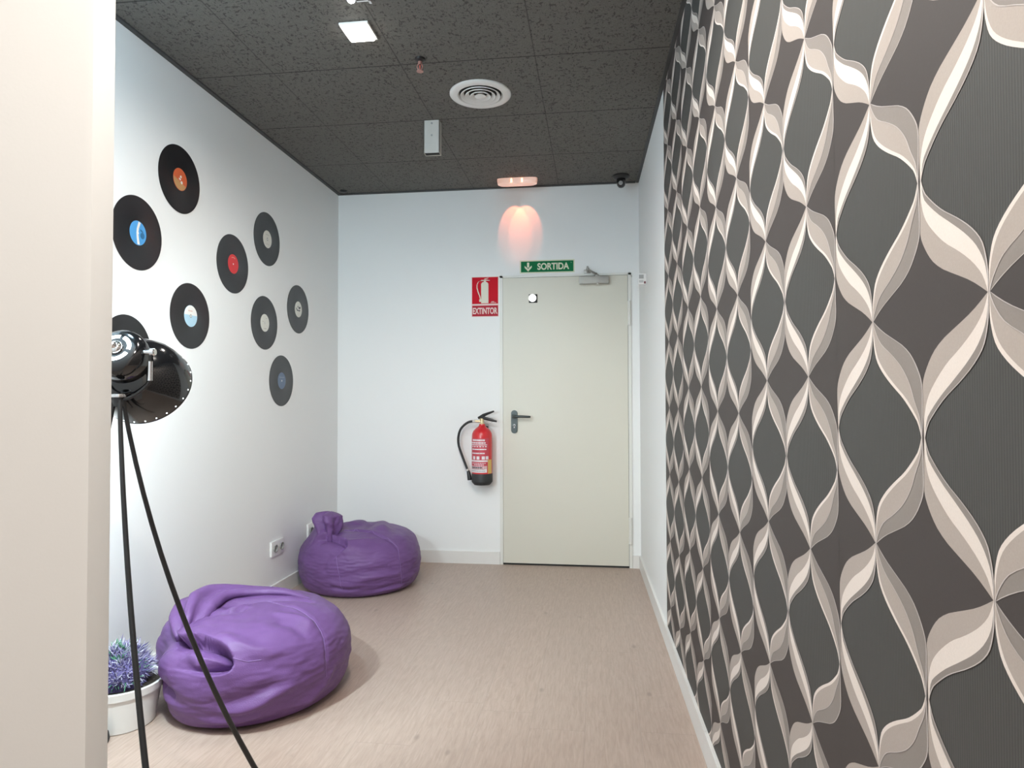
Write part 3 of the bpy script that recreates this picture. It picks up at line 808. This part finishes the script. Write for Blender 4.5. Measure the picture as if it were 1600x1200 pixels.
# ------------------------------------------------------------------ vinyl records on the left wall
def record_meshes():
    d = MB(); Mx = frame((0, 0, 0), (1, 0, 0), (0, 1, 0))
    d.lathe([(0, 0), (0, .150), (.0012, .1512), (.0024, .150), (.0021, .146), (.0020, .058), (.0026, .0525), (.0026, 0)], Mx, 72)
    return d
LAB_Z = 0.0027
def rec(label, y, z, design):
    root = thing('vinyl_record', (lx(y) + .0004, y, z), label, 'vinyl record', 'vinyl records on the left wall')
    root.rotation_euler = (0, 0, 0)
    o = bpy.data.objects.new('grooved_disc', DISC.data) if rec.n else DISC
    if rec.n: COL.objects.link(o)
    o.parent = root; rec.n += 1
    Mx = frame((LAB_Z, 0, 0), (1, 0, 0), (0, 1, 0))      # local X = world y (rightwards seen from the room is -y ... +y is away), local Y = z
    lab = MB(); lab.lathe([(-.0002, 0.050), (.0004, .0497), (.0005, .0)], Mx, 40)
    base, marks = design
    for i, (mk, mm) in enumerate(marks):
        for poly in mk: lab.prism(poly, Mx @ Matrix.Translation((0, 0, .0004)), .0004 + .0001 * i, i + 1)
    build('centre_label', lab, [base] + [mm for mk, mm in marks], root, (0, 0, 0), smooth=30)
    h = MB(); h.lathe([(.0005, 0.0042), (.0012, .004), (.0012, 0)], Mx, 16)
    build('spindle_pin', h, M_PIN, root, (0, 0, 0))
    return root
M_PIN = mat('white_spindle_dot', (0.85, 0.85, 0.83), 0.3)
rec.n = 0
DISC = build('grooved_disc', record_meshes(), M_VINYL, None, None, smooth=30)
c_ = lambda n, r, x=0, y=0, a0=0, a1=360: [(x + r * math.cos(math.radians(a0 + (a1 - a0) * k / n)), y + r * math.sin(math.radians(a0 + (a1 - a0) * k / n))) for k in range(n + (0 if a1 - a0 == 360 else 1))]
K = lambda nm, c: mat('label_' + nm, c, 0.45, var=0.03, vscale=60)
orange = (K('orange', (.62, .115, .035)), [([c_(20, .048, 0, 0, 175, 330)], K('tan', (.50, .27, .11))), ([c_(12, .006, .004, .013), c_(12, .007, .010, -.012), c_(10, .004, -.006, .002)], K('white', (.8, .78, .74)))])
blue = (K('sky_blue', (.075, .33, .68)), [([[(-.004, -.046), (.010, -.046), (.004, -.02), (.0, .0), (.004, .02), (.014, .044), (.002, .048), (-.008, .02), (-.010, 0), (-.008, -.02)]], K('white', (.8, .78, .74))), ([c_(14, .013, .026, -.006), [(.012, .012), (.030, .006), (.030, .012), (.014, .02)]], K('deep_blue', (.02, .14, .30)))])
red = (K('red', (.66, .03, .035)), [([[(x * 1.0, y) for x, y in c_(10, .036, 0, 0, 60, 120)] + [(x, y) for x, y in c_(10, .032, 0, 0, 60, 120)][::-1]], K('pale_red', (.8, .35, .3)))])
cream1 = (K('warm_white', (.66, .63, .56)), [([c_(16, .009)], K('grey', (.25, .24, .22))), ([[(-.02, .027), (.02, .027), (.02, .024), (-.02, .024)], [(-.024, -.028), (.024, -.028), (.024, -.03), (-.024, -.03)]], K('tan_ink', (.45, .41, .35)))])
cyan = (K('pale_blue', (.42, .62, .74)), [([c_(20, .049, 0, 0, 5, 175)], K('white', (.8, .78, .74))), ([c_(16, .008)], K('grey', (.25, .24, .22))), ([[(-.02, .026), (.012, .026), (.012, .021), (-.02, .021)]], K('coral', (.66, .42, .36)))])
cream2 = (K('off_white', (.70, .69, .62)), [([c_(14, .0065)], K('grey', (.25, .24, .22))), ([[(-.03, .008), (-.012, .008), (-.012, .005), (-.03, .005)], [(.01, .028), (.024, .028), (.024, .025), (.01, .025)], [(-.012, -.03), (.018, -.03), (.018, -.034), (-.012, -.034)]], K('tan_ink', (.45, .41, .35)))])
logo = (K('off_white', (.70, .69, .62)), [([[(-.034, .004), (-.018, -.012), (.008, -.008), (.006, -.003), (-.014, -.004), (-.030, .009)], [(.004, -.014), (.024, -.008), (.022, .0), (.004, -.006)], [(.004, .002), (.030, .008), (.028, .02), (.002, .014)], [(-.010, .010), (.0, .014), (-.002, .022), (-.012, .02)]], M_INK)])
navy = (K('dull_blue', (.12, .17, .26)), [([c_(14, .007)], K('steel', (.30, .36, .42))), ([[(-.03, .022), (.03, .022), (.03, .019), (-.03, .019)]], K('steel', (.30, .36, .42)))])
rec('vinyl record with an orange and tan label, highest on the left wall', 2.788, 2.149, orange)
rec('vinyl record with a bright sky blue and white label', 2.512, 1.838, blue)
rec('vinyl record with a plain red label', 3.238, 1.856, red)
rec('vinyl record with a cream label, right of and above the red labelled one', 3.599, 2.070, cream1)
rec('vinyl record with a half white, half pale blue label', 2.876, 1.542, cyan)
rec('vinyl record with an off white label, directly below the cream labelled one', 3.575, 1.589, cream2)
rec('vinyl record with black logo marks on white, nearest to the back corner', 4.005, 1.7225, logo)
rec('vinyl record with a dull blue label, lowest of those in full view', 3.785, 1.267, navy)
rec('vinyl record mostly hidden behind the black tripod lamp shade', 2.452, 1.345, (K('red', (.66, .03, .035)), []))

# ------------------------------------------------------------------ sockets on the left wall
def socket(y0, y1, z0, z1, label):
    yc, zc = (y0 + y1) / 2, (z0 + z1) / 2
    t = thing('wall_socket', (lx(yc), yc, zc), label, 'socket', 'double sockets on the left wall'); o = t.location
    X = lx(yc)
    build('cover_plate', MB().box(X, X + .012, y0, y1, z0, z1, bev=.003), M_PLASTIC, t, o)
    hw = (y1 - y0) / 2
    for i in (0, 1):
        ya = y0 + hw * i + hw / 2
        s = MB(); Ms = frame((X + .0205, ya, zc), (1, 0, 0), (0, 1, 0))
        s.lathe([(0, .023), (.0012, .0228), (.0014, .020), (-.004, .0185), (-.008, .018), (-.008, 0)], Ms, 28)
        so_ = build('socket_well', s, mat('socket_shadow_grey', (.30, .30, .29), .5), t, o)
        hl = MB()
        for dz in (-.0095, .0095): hl.lathe([(-.0075, .003), (-.0075, 0)], Ms @ Matrix.Translation((dz, 0, 0)), 10)
        
        build('pin_hole', hl, M_INK, so_, o, smooth=0)
    return t
socket(3.655, 3.805, 0.250, 0.335, 'white double wall socket standing clear between the two beanbags')
socket(4.150, 4.300, 0.258, 0.346, 'white double wall socket partly hidden by the far beanbag knot')


# ------------------------------------------------------------------ beanbags
def catmull(P, t):
    n = len(P) - 1
    x = min(max(t * n, 0), n - 1e-6); i = int(x); u = x - i
    p0 = P[max(i - 1, 0)]; p1 = P[i]; p2 = P[i + 1]; p3 = P[min(i + 2, n)]
    return [0.5 * (2 * b + (c - a) * u + (2 * a - 5 * b + 4 * c - d) * u * u + (-a + 3 * b - 3 * c + d) * u ** 3) for a, b, c, d in zip(p0, p1, p2, p3)]


PROF = [(0.0, 0.0), (0.45, 0.0), (0.76, 0.004), (0.86, 0.035), (0.925, 0.10), (0.972, 0.22), (0.995, 0.36), (1.0, 0.50), (0.975, 0.64), (0.91, 0.77), (0.79, 0.875), (0.60, 0.945), (0.36, 0.985), (0.15, 0.998), (0.0, 1.0)]


def vnoise(p, s, seed=0):
    from mathutils import noise
    return noise.noise(Vector(p) * s + Vector((seed * 7.3, seed * 3.1, seed)))


class Bag:
    def __init__(self, cx, cy, rx_, ry_, h, tilt=(0, 0), seed=1, rfun=None):
        self.c = (cx, cy); self.r = (rx_, ry_); self.h = h; self.tilt = tilt; self.seed = seed; self.rfun = rfun; self.strokes = []

    def base(self, phi, s):
        r, z = catmull(PROF, s)
        a = math.radians(phi)
        k = self.rfun(phi) if self.rfun else 1.0
        x = self.r[0] * r * k * math.cos(a); y = self.r[1] * r * k * math.sin(a)
        zz = max(0.0, z)
        zz = zz * self.h * (1 + (self.tilt[0] * x + self.tilt[1] * y) * min(1, zz * 1.2))
        return Vector((self.c[0] + x, self.c[1] + y, zz))

    def normal(self, phi, s):
        e = 0.01
        if s > 0.985: return Vector((0, 0, 1))
        du = self.base(phi + 2, s) - self.base(phi - 2, s); dv = self.base(phi, min(1, s + e)) - self.base(phi, max(0, s - e))
        n = du.cross(dv)
        return n.normalized() if n.length > 1e-9 else Vector((0, 0, 1))

    def stroke(self, pts, amp, w, step=None):
        """pts: list of (azimuth, s); ridge (amp>0) or groove; step=(amp on the far side, width) makes a fold lip"""
        P = [self.base(*catmull([list(p) for p in pts], k / (10 * (len(pts) - 1)))) for k in range(10 * (len(pts) - 1) + 1)]
        self.strokes.append((np.array([tuple(p) for p in P]), amp, w, step))

    def disp(self, p, nrm):
        """p, nrm: (n,3) arrays on the base shape"""
        d = np.zeros(len(p))
        for P, amp, w, step in self.strokes:
            lim = 3 * (w if not step else max(w, step[1]))
            c = P.mean(0); R = np.linalg.norm(P - c, axis=1).max() + lim
            idx = np.where(np.linalg.norm(p - c, axis=1) < R)[0]
            if not len(idx): continue
            q = p[idx]; nn = nrm[idx]
            best = np.full(len(q), 1e9); side = np.zeros(len(q)); ft = np.zeros(len(q))
            n = len(P)
            for k in range(n - 1):
                a, ab = P[k], P[k + 1] - P[k]
                t = np.clip(((q - a) @ ab) / max(ab @ ab, 1e-12), 0, 1)
                v = q - a - t[:, None] * ab
                dd = np.linalg.norm(v, axis=1)
                m = dd < best
                best[m] = dd[m]; ft[m] = (k + t[m]) / (n - 1)
                sd = np.einsum('ij,ij->i', np.cross(np.broadcast_to(ab / np.linalg.norm(ab), q.shape), v), nn)
                side[m] = sd[m]
            fade = np.minimum(1, 0.25 + 4.0 * np.minimum(ft, 1 - ft))
            if step:
                blend = np.clip(side / 0.007 + 0.5, 0, 1); blend = blend * blend * (3 - 2 * blend)
                up = step[0] * np.exp(-(best / step[1]) ** 1.3); dn = amp * np.exp(-(best / w) ** 1.3)
                d[idx] += fade * (up * blend + dn * (1 - blend))
            else:
                d[idx] += fade * amp * np.exp(-(best / w) ** 2)
        return d

    def points(self, ps):
        base = [self.base(*q) for q in ps]; nr = [self.normal(*q) for q in ps]
        k = []
        for p in base:
            up = max(0.0, min(1.0, p.z / 0.05))
            k.append(up * (0.011 * vnoise(p, 5.5, self.seed) + 0.006 * vnoise((p.x, p.y, p.z * 2.6), 9, self.seed + 1) + 0.0022 * vnoise((p.x, p.y, p.z * 3.5), 22, self.seed + 2)))
        bp = np.array([tuple(p) for p in base]); nn = np.array([tuple(n) for n in nr])
        up = np.clip(bp[:, 2] / 0.05, 0, 1)
        out = bp + nn * (np.array(k) + self.disp(bp, nn) * up)[:, None]
        out[:, 2] = np.maximum(out[:, 2], 0); out[:, 0] = np.maximum(out[:, 0], XL + 0.017)
        return out

    def point(self, phi, s):
        return Vector(self.points([(phi, s)])[0])

    def mesh(self, nu=400, nv=230):
        ps = [(360 * i / nu, 0.02 + 0.98 * j / nv) for j in range(nv) for i in range(nu)] + [(0, 1.0)]
        vs = [tuple(p) for p in self.points(ps)]; fs = []
        for j in range(nv - 1):
            for i in range(nu):
                i2 = (i + 1) % nu
                fs.append((j * nu + i, j * nu + i2, (j + 1) * nu + i2, (j + 1) * nu + i))
        top = len(vs) - 1
        for i in range(nu): fs.append(((nv - 1) * nu + i, (nv - 1) * nu + (i + 1) % nu, top))
        fs.append(tuple(range(nu))[::-1])
        return MB().add(vs, fs)

    def seam(self, pts, r=0.0022):
        P = []
        for (a, b) in zip(pts, pts[1:]):
            for k in range(8):
                ph, s = a[0] + (b[0] - a[0]) * k / 8, a[1] + (b[1] - a[1]) * k / 8
                P.append(self.point(ph, s) + self.normal(ph, s) * 0.0006)
        return MB().tube(P, r, 6)


def cloth_lump(path, rad, pleats, amp, seed, nseg=72, flat=(1.0, 1.0), steps=40, twist=0.0):
    """gathered cloth: fat tube with lengthwise pleats and puckers, closed ends"""
    pts = bez(path, max(2, steps // (len(path) - 1)))
    n = len(pts); vs = []; fs = []
    rr = [interp([(i / (len(rad) - 1), r) for i, r in enumerate(rad)], k / (n - 1)) for k in range(n)]
    up = Vector((0, 0, 1)); t0 = (pts[1] - pts[0]).normalized()
    if abs(t0.z) > .85: up = Vector((0, 1, 0))
    u = t0.cross(up).normalized()
    for i in range(n):
        t = (pts[min(i + 1, n - 1)] - pts[max(i - 1, 0)]).normalized()
        u = (u - t * u.dot(t)).normalized(); w = t.cross(u)
        for k in range(nseg):
            a = 2 * PI * k / nseg
            a2 = a + twist * i / n
            pl = math.sin(pleats * a2 + 1.7 * math.sin(a * 1.0 + i * .05 + seed)) 
            pl = (abs(pl) ** .6) * (1 if pl > 0 else -1)
            r = rr[i] * (1 + amp * pl + 0.16 * vnoise((math.cos(a), math.sin(a), i / n * 3), 1.4, seed) + .05 * vnoise((math.cos(a) * 2, math.sin(a) * 2, i / n * 6), 2.2, seed + 3))
            vs.append(pts[i] + u * (r * flat[0] * math.cos(a)) + w * (r * flat[1] * math.sin(a)))
    for i in range(n - 1):
        for k in range(nseg):
            k2 = (k + 1) % nseg; fs.append((i * nseg + k, i * nseg + k2, (i + 1) * nseg + k2, (i + 1) * nseg + k))
    c0 = len(vs); vs.append(pts[0]); vs.append(pts[-1])
    for k in range(nseg):
        fs.append((c0, (k + 1) % nseg, k)); fs.append((c0 + 1, (n - 1) * nseg + k, (n - 1) * nseg + (k + 1) % nseg))
    return MB().add(vs, fs)

#BAGS
def dentA(phi):
    d = ((phi - 221 + 180) % 360) - 180
    return 1 - 0.16 * math.exp(-(d / 22) ** 2)


bagA = Bag(-1.365, 2.540, 0.374, 0.388, 0.355, seed=2, rfun=dentA)
bagB = Bag(-1.480, 4.075, 0.378, 0.378, 0.362, seed=5)
A, B = bagA.stroke, bagB.stroke
# near bag: flap lip curling into a pocket on the left
A([(222, .73), (232, .705), (242, .69), (250, .69), (258, .705), (266, .71), (276, .69), (284, .66), (288, .62), (288.5, .585), (285, .562), (276, .555), (268, .56)], -0.064, 0.027, step=(0.026, 0.070))
A([(262, .655), (266, .62), (272, .585)], 0.010, 0.018)
A([(228, .86), (250, .925), (285, .955)], -0.016, 0.016)
A([(232, .80), (252, .855), (276, .885)], -0.010, 0.012)
A([(252, .86), (262, .90), (274, .94)], 0.012, 0.014)
A([(246, .84), (258, .86), (282, .90)], -0.010, 0.012)
A([(324, .83), (336, .77), (341, .68)], 0.012, 0.020)
A([(318, .78), (328, .72), (332, .64)], -0.009, 0.020)
A([(276, .715), (288, .69), (300, .65), (316, .61)], 0.013, 0.022)
A([(284, .37), (298, .39), (310, .43), (322, .45)], 0.014, 0.017)
A([(282, .42), (298, .445), (312, .485)], -0.010, 0.020)
A([(268, .33), (288, .315), (308, .33)], 0.009, 0.016)
A([(272, .27), (292, .26), (316, .28)], -0.007, 0.016)
A([(326, .31), (338, .36), (350, .45)], 0.010, 0.020)
A([(236, .45), (246, .445), (256, .43)], -0.026, 0.022)
A([(232, .52), (244, .56), (256, .57)], 0.016, 0.045)
A([(354, .90), (350, .82), (346, .74), (344, .64), (342, .52), (342, .40)], -0.005, 0.007)
# far bag: fold under the knot, patches and low wrinkles
B([(240, .70), (246, .725), (254, .745), (266, .735), (274, .715), (277, .67), (272, .63)], -0.034, 0.026, step=(0.022, 0.070))
B([(268, .60), (274, .66), (282, .71), (296, .73), (310, .74)], 0.012, 0.020)
B([(262, .62), (258, .55), (256, .46)], -0.007, 0.020)
B([(264, .35), (278, .33), (290, .34)], -0.010, 0.012)
B([(262, .39), (276, .375), (292, .38)], 0.008, 0.014)
B([(282, .41), (310, .43), (328, .43)], 0.008, 0.016)
B([(288, .30), (312, .32), (338, .33)], -0.007, 0.014)
B([(286, .50), (300, .485), (318, .50)], -0.005, 0.016)
B([(300, .27), (318, .29), (332, .30)], 0.007, 0.014)
B([(250, .84), (276, .865), (310, .805), (322, .715), (328, .62)], -0.009, 0.012, step=(0.008, 0.05))
B([(165, .75), (190, .78), (212, .785), (234, .76), (250, .72)], 0.058, 0.062)
B([(196, .86), (222, .835), (242, .80), (258, .765)], -0.030, 0.034)
B([(75, .80), (45, .84), (15, .86), (-15, .84), (-34, .79)], 0.024, 0.040)
B([(95, .86), (120, .90), (160, .92)], 0.016, 0.05)
B([(60, .90), (10, .93), (-40, .90), (-52, .84)], -0.012, 0.020)
bagA.strokes.append((np.array([(-1.47, 2.47, .350), (-1.42, 2.515, .354), (-1.35, 2.555, .355), (-1.27, 2.585, .352), (-1.20, 2.60, .342), (-1.14, 2.60, .325)]), -0.024, 0.020, None))
tA = thing('bean_bag', (bagA.c[0], bagA.c[1], 0), 'near purple beanbag beside the potted lavender, behind the tripod lamp legs', 'beanbag', 'purple beanbags')
build('cover', bagA.mesh(), M_PURPLE, tA, tA.location, smooth=180)
nk = cloth_lump([(-1.515, 2.300, .275), (-1.535, 2.375, .320), (-1.535, 2.46, .345), (-1.500, 2.545, .357), (-1.42, 2.605, .358), (-1.30, 2.645, .353), (-1.18, 2.655, .328)], [.022, .060, .074, .062, .042, .032, .028, .008], 4, .20, 1, flat=(1.0, .85), steps=66, twist=1.6)
build('gathered_neck', nk, M_PURPLE, tA, tA.location, smooth=180)
for P in ([(354, .92), (350, .82), (346, .74), (344, .64), (342, .52), (342, .40)], [(236, .55), (240, .60), (246, .655)], [(288, .62), (296, .60), (304, .60)]):
    build('seam', bagA.seam(P, .0016), M_SEAM, tA, tA.location)
tB = thing('bean_bag', (bagB.c[0], bagB.c[1], 0), 'far purple beanbag with an upright knot, in the back left corner', 'beanbag', 'purple beanbags')
build('cover', bagB.mesh(), M_PURPLE, tB, tB.location, smooth=180)
nk = cloth_lump([(-1.605, 3.835, .285), (-1.606, 3.85, .345), (-1.602, 3.865, .405), (-1.596, 3.87, .455), (-1.592, 3.872, .482)], [.036, .046, .062, .076, .068, .012], 3, .36, 4, flat=(1.0, .9), steps=44, twist=.6)
build('gathered_neck', nk, M_PURPLE, tB, tB.location, smooth=180)
for P in ([(250, .845), (276, .87), (310, .81), (322, .72), (328, .63), (326, .55), (328, .40), (334, .24)], [(268, .60), (271, .48), (274, .31)]):
    build('seam', bagB.seam(P, .0018), M_SEAM, tB, tB.location)
#ENDBAGS

# ------------------------------------------------------------------ potted lavender
PX, PY = -1.705, 2.235
pt = thing('potted_plant', (PX, PY, 0), 'white pot of pale lilac lavender by the left wall', 'potted plant')
po_ = pt.location; MPt = Matrix.Translation(po_)
build('pot', MB().lathe([(0, 0), (0, .108), (.004, .112), (.120, .131), (.122, .137), (.148, .141), (.151, .138), (.150, .132), (.135, .128), (.125, .127)], MPt, 64), M_POT, pt, po_, smooth=30)
build('soil', MB().lathe([(.130, .1275), (.136, .08), (.138, 0)], MPt, 32), M_SOIL, pt, po_)
def plant():
    mb = MB(); rn = random.Random(11)
    def sprig(base, d, L, mi, w):
        d = d.normalized(); s = d.orthogonal().normalized(); s = Matrix.Rotation(rn.uniform(0, 6.28), 3, d) @ s
        t = d.cross(s)
        tip = base + d * L
        bend = Vector((rn.uniform(-1, 1), rn.uniform(-1, 1), rn.uniform(-.3, 1))) * L * .18
        mid = base + d * (L * .55) + bend
        vs = [base + s * w * .5, base - s * w * .25 + t * w * .43, base - s * w * .25 - t * w * .43,
              mid + s * w * .6, mid - s * w * .3 + t * w * .5, mid - s * w * .3 - t * w * .5, tip + bend * 1.4]
        fs = [(0, 1, 4, 3), (1, 2, 5, 4), (2, 0, 3, 5), (3, 4, 6), (4, 5, 6), (5, 3, 6)]
        mb.add(vs, fs, mi)
    # rounded cushion of stems
    for i in range(6500):
        th = rn.uniform(0, 2 * PI); cz = rn.uniform(-0.30, 1) ; el = math.asin(max(-1, min(1, cz)))
        d = Vector((math.cos(el) * math.cos(th), math.cos(el) * math.sin(th), math.sin(el)))
        lump = 0.75 + 0.25 * vnoise(d, 2.6, 4) + .08 * rn.random()
        c = po_ + Vector((0, 0, .175))
        Rr = .132 * lump
        p = c + Vector((d.x * Rr, d.y * Rr, max(-.035, d.z * Rr * 1.05)))
        q = rn.random()
        k = vnoise(d, 3.2, 9)
        mi = 3 if (k > .28 and q < .75) else (2 if q < .30 else (0 if q < .66 else 1))
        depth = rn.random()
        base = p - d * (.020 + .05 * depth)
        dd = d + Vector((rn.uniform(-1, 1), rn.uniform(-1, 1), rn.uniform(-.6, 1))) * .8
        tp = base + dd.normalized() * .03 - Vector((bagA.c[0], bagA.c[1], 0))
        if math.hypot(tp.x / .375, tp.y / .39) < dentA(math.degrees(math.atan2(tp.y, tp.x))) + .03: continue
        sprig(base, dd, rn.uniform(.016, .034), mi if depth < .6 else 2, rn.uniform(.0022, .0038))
    return mb
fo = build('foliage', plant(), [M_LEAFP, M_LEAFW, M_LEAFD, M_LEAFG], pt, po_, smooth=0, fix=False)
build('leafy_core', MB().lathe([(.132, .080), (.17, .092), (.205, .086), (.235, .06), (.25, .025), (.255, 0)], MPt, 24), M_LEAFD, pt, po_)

# dark floor switch beside the pot
fs_ = MB(); fs_.lathe([(0, 0), (0, .030), (.012, .034), (.034, .030), (.048, .016), (.052, 0)], Matrix.Translation((-1.672, 2.085, 0)), 28)
tag(build('floor_switch', fs_, M_RUBBER, None, (-1.672, 2.085, 0)), 'small black rounded thing on the floor before the white pot, mostly hidden', 'switch')

# ------------------------------------------------------------------ tripod lamp
cr = Vector((math.cos(YAW), math.sin(YAW), 0)); cf = Vector((-math.sin(YAW), math.cos(YAW), 0)); cu_ = Vector((0, 0, 1))
HUB = Vector((-1.2291, 1.5878, 1.1508))
lampt = thing('tripod_floor_lamp', (HUB.x, HUB.y, 0), 'black tripod floor lamp with glossy dome shade and lit bulb', 'lamp')
l0 = lampt.location
axis = (cr * -.06 + cf * .89 - cu_ * .47).normalized()
BACK = Vector((-1.2241, 1.570, 1.290))                  # centre of the rear cap
MLp = frame(BACK, axis, (1, 0, 0))
can = MB(); can.lathe([(.002, 0), (.000, .030), (.001, .046), (.006, .056), (.014, .0625), (.026, .066), (.050, .067), (.066, .0645), (.078, .0625)], MLp, 64)
canister = build('canister', can, M_BLACKGLOSS, lampt, l0, smooth=60)
dome = MB(); dome.lathe([(.074, .060), (.078, .066), (.086, .078), (.098, .090), (.115, .101), (.135, .109), (.160, .115), (.185, .1185), (.200, .1195)], MLp, 96)
shade = build('dome_shade', dome, M_BLACKGLOSS, lampt, l0, smooth=60)
inn = MB(); inn.lathe([(.200, .1180), (.185, .1165), (.160, .113), (.135, .107), (.115, .099), (.098, .088), (.086, .076), (.080, .060), (.080, 0)], MLp, 96)
build('shade_lining', inn, M_WHITEIN, shade, l0, smooth=60)
rim = MB(); rim.lathe([(.1985, .1178), (.2015, .1185), (.2015, .1200), (.1985, .1200)], MLp, 96)
build('rim', rim, M_BLACKGLOSS, shade, l0)
M_HOLE = mat('lit_rim_hole', (.9, .9, .9), .5, emit=(.9, .98, 1.0), estr=2.5)
for k in range(26):
    a = 2 * PI * (k + .3) / 26
    q = MLp @ Vector((.1189 * math.cos(a), .1189 * math.sin(a), .1905)); nn = (MLp.to_3x3() @ Vector((math.cos(a), math.sin(a), -.12))).normalized()
    build('rim_hole', MB().lathe([(0, .0020), (.0008, .0018), (.0010, 0)], frame(q + nn * .0003, nn), 10), M_HOLE, shade, l0)
bulb = MB(); bulb.lathe([(.088, .012), (.094, .013), (.104, .017), (.118, .020), (.132, .017), (.141, .010), (.144, 0)], MLp, 28)
build('bulb', bulb, M_BULB, lampt, l0)
build('bulb_holder', MB().lathe([(.081, .016), (.090, .016), (.090, 0)], MLp, 20), M_BLACK, lampt, l0)
# rear cap: lit slots round a chrome knob
for k in range(4):
    a0 = math.radians(20 + 90 * k); a1 = a0 + math.radians(74)
    v = MB(); v.lathe([(-.0004, .0285), (-.0016, .031), (-.0012, .036), (.0002, .0385)], MLp, 16, a0=a0, a1=a1)
    build('vent_slot', v, M_VENT, canister, l0)
kb = MB(); kb.lathe([(.0, .019), (-.004, .0185), (-.010, .015), (-.012, .010), (-.018, .0085), (-.022, .006), (-.023, 0)], MLp, 28)
build('rear_knob', kb, M_CHROME, canister, l0)
# yoke: pivots either side of the canister, U-shaped bar down to the hub
piv = MLp @ Vector((0, 0, .022))
side = axis.cross(cu_).normalized()                    # points to the lamp's right as seen from behind
yk = []
PV = []
for s in (1, -1):
    e = piv + side * (s * .078)
    PV.append(e)
ub = [PV[0] + Vector((0, 0, .004)), PV[0] - cu_ * .03, PV[0] - cu_ * .072 , PV[0] - cu_ * .096 - side * .018, PV[0] - cu_ * .118 - side * .05, Vector(((PV[0].x + PV[1].x) / 2, (PV[0].y + PV[1].y) / 2, PV[0].z - .122))]
ub2 = [PV[1] + Vector((0, 0, .004)), PV[1] - cu_ * .03, PV[1] - cu_ * .072, PV[1] - cu_ * .096 + side * .018, PV[1] - cu_ * .118 + side * .05]
yoke_pts = ub + ub2[::-1]
yoke = build('yoke', MB().tube(bez(yoke_pts, 6), .0042, 10), M_BLACK, lampt, l0)
for e in PV: build('yoke_sleeve', MB().tube([e - cu_ * .024, e - cu_ * .074], .0062, 12), M_CHROME, yoke, l0)
for e, s in zip(PV, (1, -1)):
    kn = MB(); kn.lathe([(-.018, .006), (.0, .006), (.001, .010), (.010, .0105), (.013, .008), (.013, 0)], frame(e, side * s), 20)
    build('pivot_knob', kn, M_CHROME, yoke, l0)
yb_ = yoke_pts[5]
hub = MB(); hub.lathe([(.0, 0), (.0, .012), (.012, .014), (.03, .014), (.034, .010), (yb_.z - HUB.z + .002, .008), (yb_.z - HUB.z + .002, 0)], Matrix.Translation((yb_.x, yb_.y, HUB.z - .012)), 24)
build('hub', hub, M_BLACK, lampt, l0)
ring = MB(); ring.lathe([(0, .0175), (.004, .0185), (.008, .0175), (.008, .012), (0, .012), (0, .0175)], Matrix.Translation((yb_.x, yb_.y, HUB.z + .012)), 24)
build('collar', ring, M_CHROME, lampt, l0)
HC = Vector((yb_.x, yb_.y, HUB.z))
for ang, Rf, cv in ((-39, .42, .62), (52, .39, .5), (207, .40, .55)):
    a = math.radians(ang); d = Vector((math.cos(a), math.sin(a), 0))
    pts = []
    for k in range(15):
        t = k / 14
        rr = Rf * ((1 - cv) * t + cv * t * t) + .010
        pts.append(Vector((HC.x + d.x * rr, HC.y + d.y * rr, HC.z + .004 - (HC.z + .004 - .008) * t)))
    leg = build('leg', MB().tube(pts, [.0056 + .0022 * k / 14 for k in range(15)], 12), M_BLACK, lampt, l0)
    ft = MB(); ft.lathe([(0, 0), (0, .011), (.02, .0105), (.028, .0085), (.028, 0)], Matrix.Translation((pts[-1].x, pts[-1].y, 0)), 16)
    build('rubber_foot', ft, M_RUBBER, leg, l0)

# ------------------------------------------------------------------ downlights out of the picture: two added to even the light, two behind the viewer
downlight(-0.15, 0.50, 'added unseen square downlight above the viewer, evening the light on the wall end', 52)
downlight(-0.50, 1.42, 'added unseen square downlight above the tripod lamp, evening the light on the left wall', 46)
downlight(-0.30, -1.2, 'lit square ceiling downlight out of the picture behind the viewer, right', 24)
downlight(-1.35, -1.2, 'lit square ceiling downlight out of the picture behind the viewer, left', 8)

gl = thing('added_cool_globe', (-1.40, 1.40, ROOM_H), 'added cool round light behind the wall end, unseen, brightening the upper left wall', 'ceiling light')  # made-up cool lamp, added to brighten the upper left wall
g0 = gl.location; MG = Matrix.Translation(g0)
build('base_ring', MB().lathe([(0, 0), (0, .12), (-.02, .12), (-.022, .10), (-.022, 0)], MG, 40), M_PLASTIC, gl, g0)
build('glass_bowl', MB().lathe([(-.020, .108), (-.05, .105), (-.085, .085), (-.105, .05), (-.112, 0)], MG, 40), mat('cool_fill_bowl', (.9, .9, .9), .4, emit=(0.58, 0.83, 1.0), estr=125), gl, g0)

w = bpy.data.worlds.new('world'); S.world = w; w.use_nodes = True
bg = w.node_tree.nodes['Background']; bg.inputs['Color'].default_value = (1.0, 0.96, 0.93, 1); bg.inputs['Strength'].default_value = 0.60

S.view_settings.view_transform = 'Standard'; S.view_settings.look = 'None'; S.view_settings.gamma = 1; S.view_settings.use_curve_mapping = False
S.view_settings.exposure = 0.45
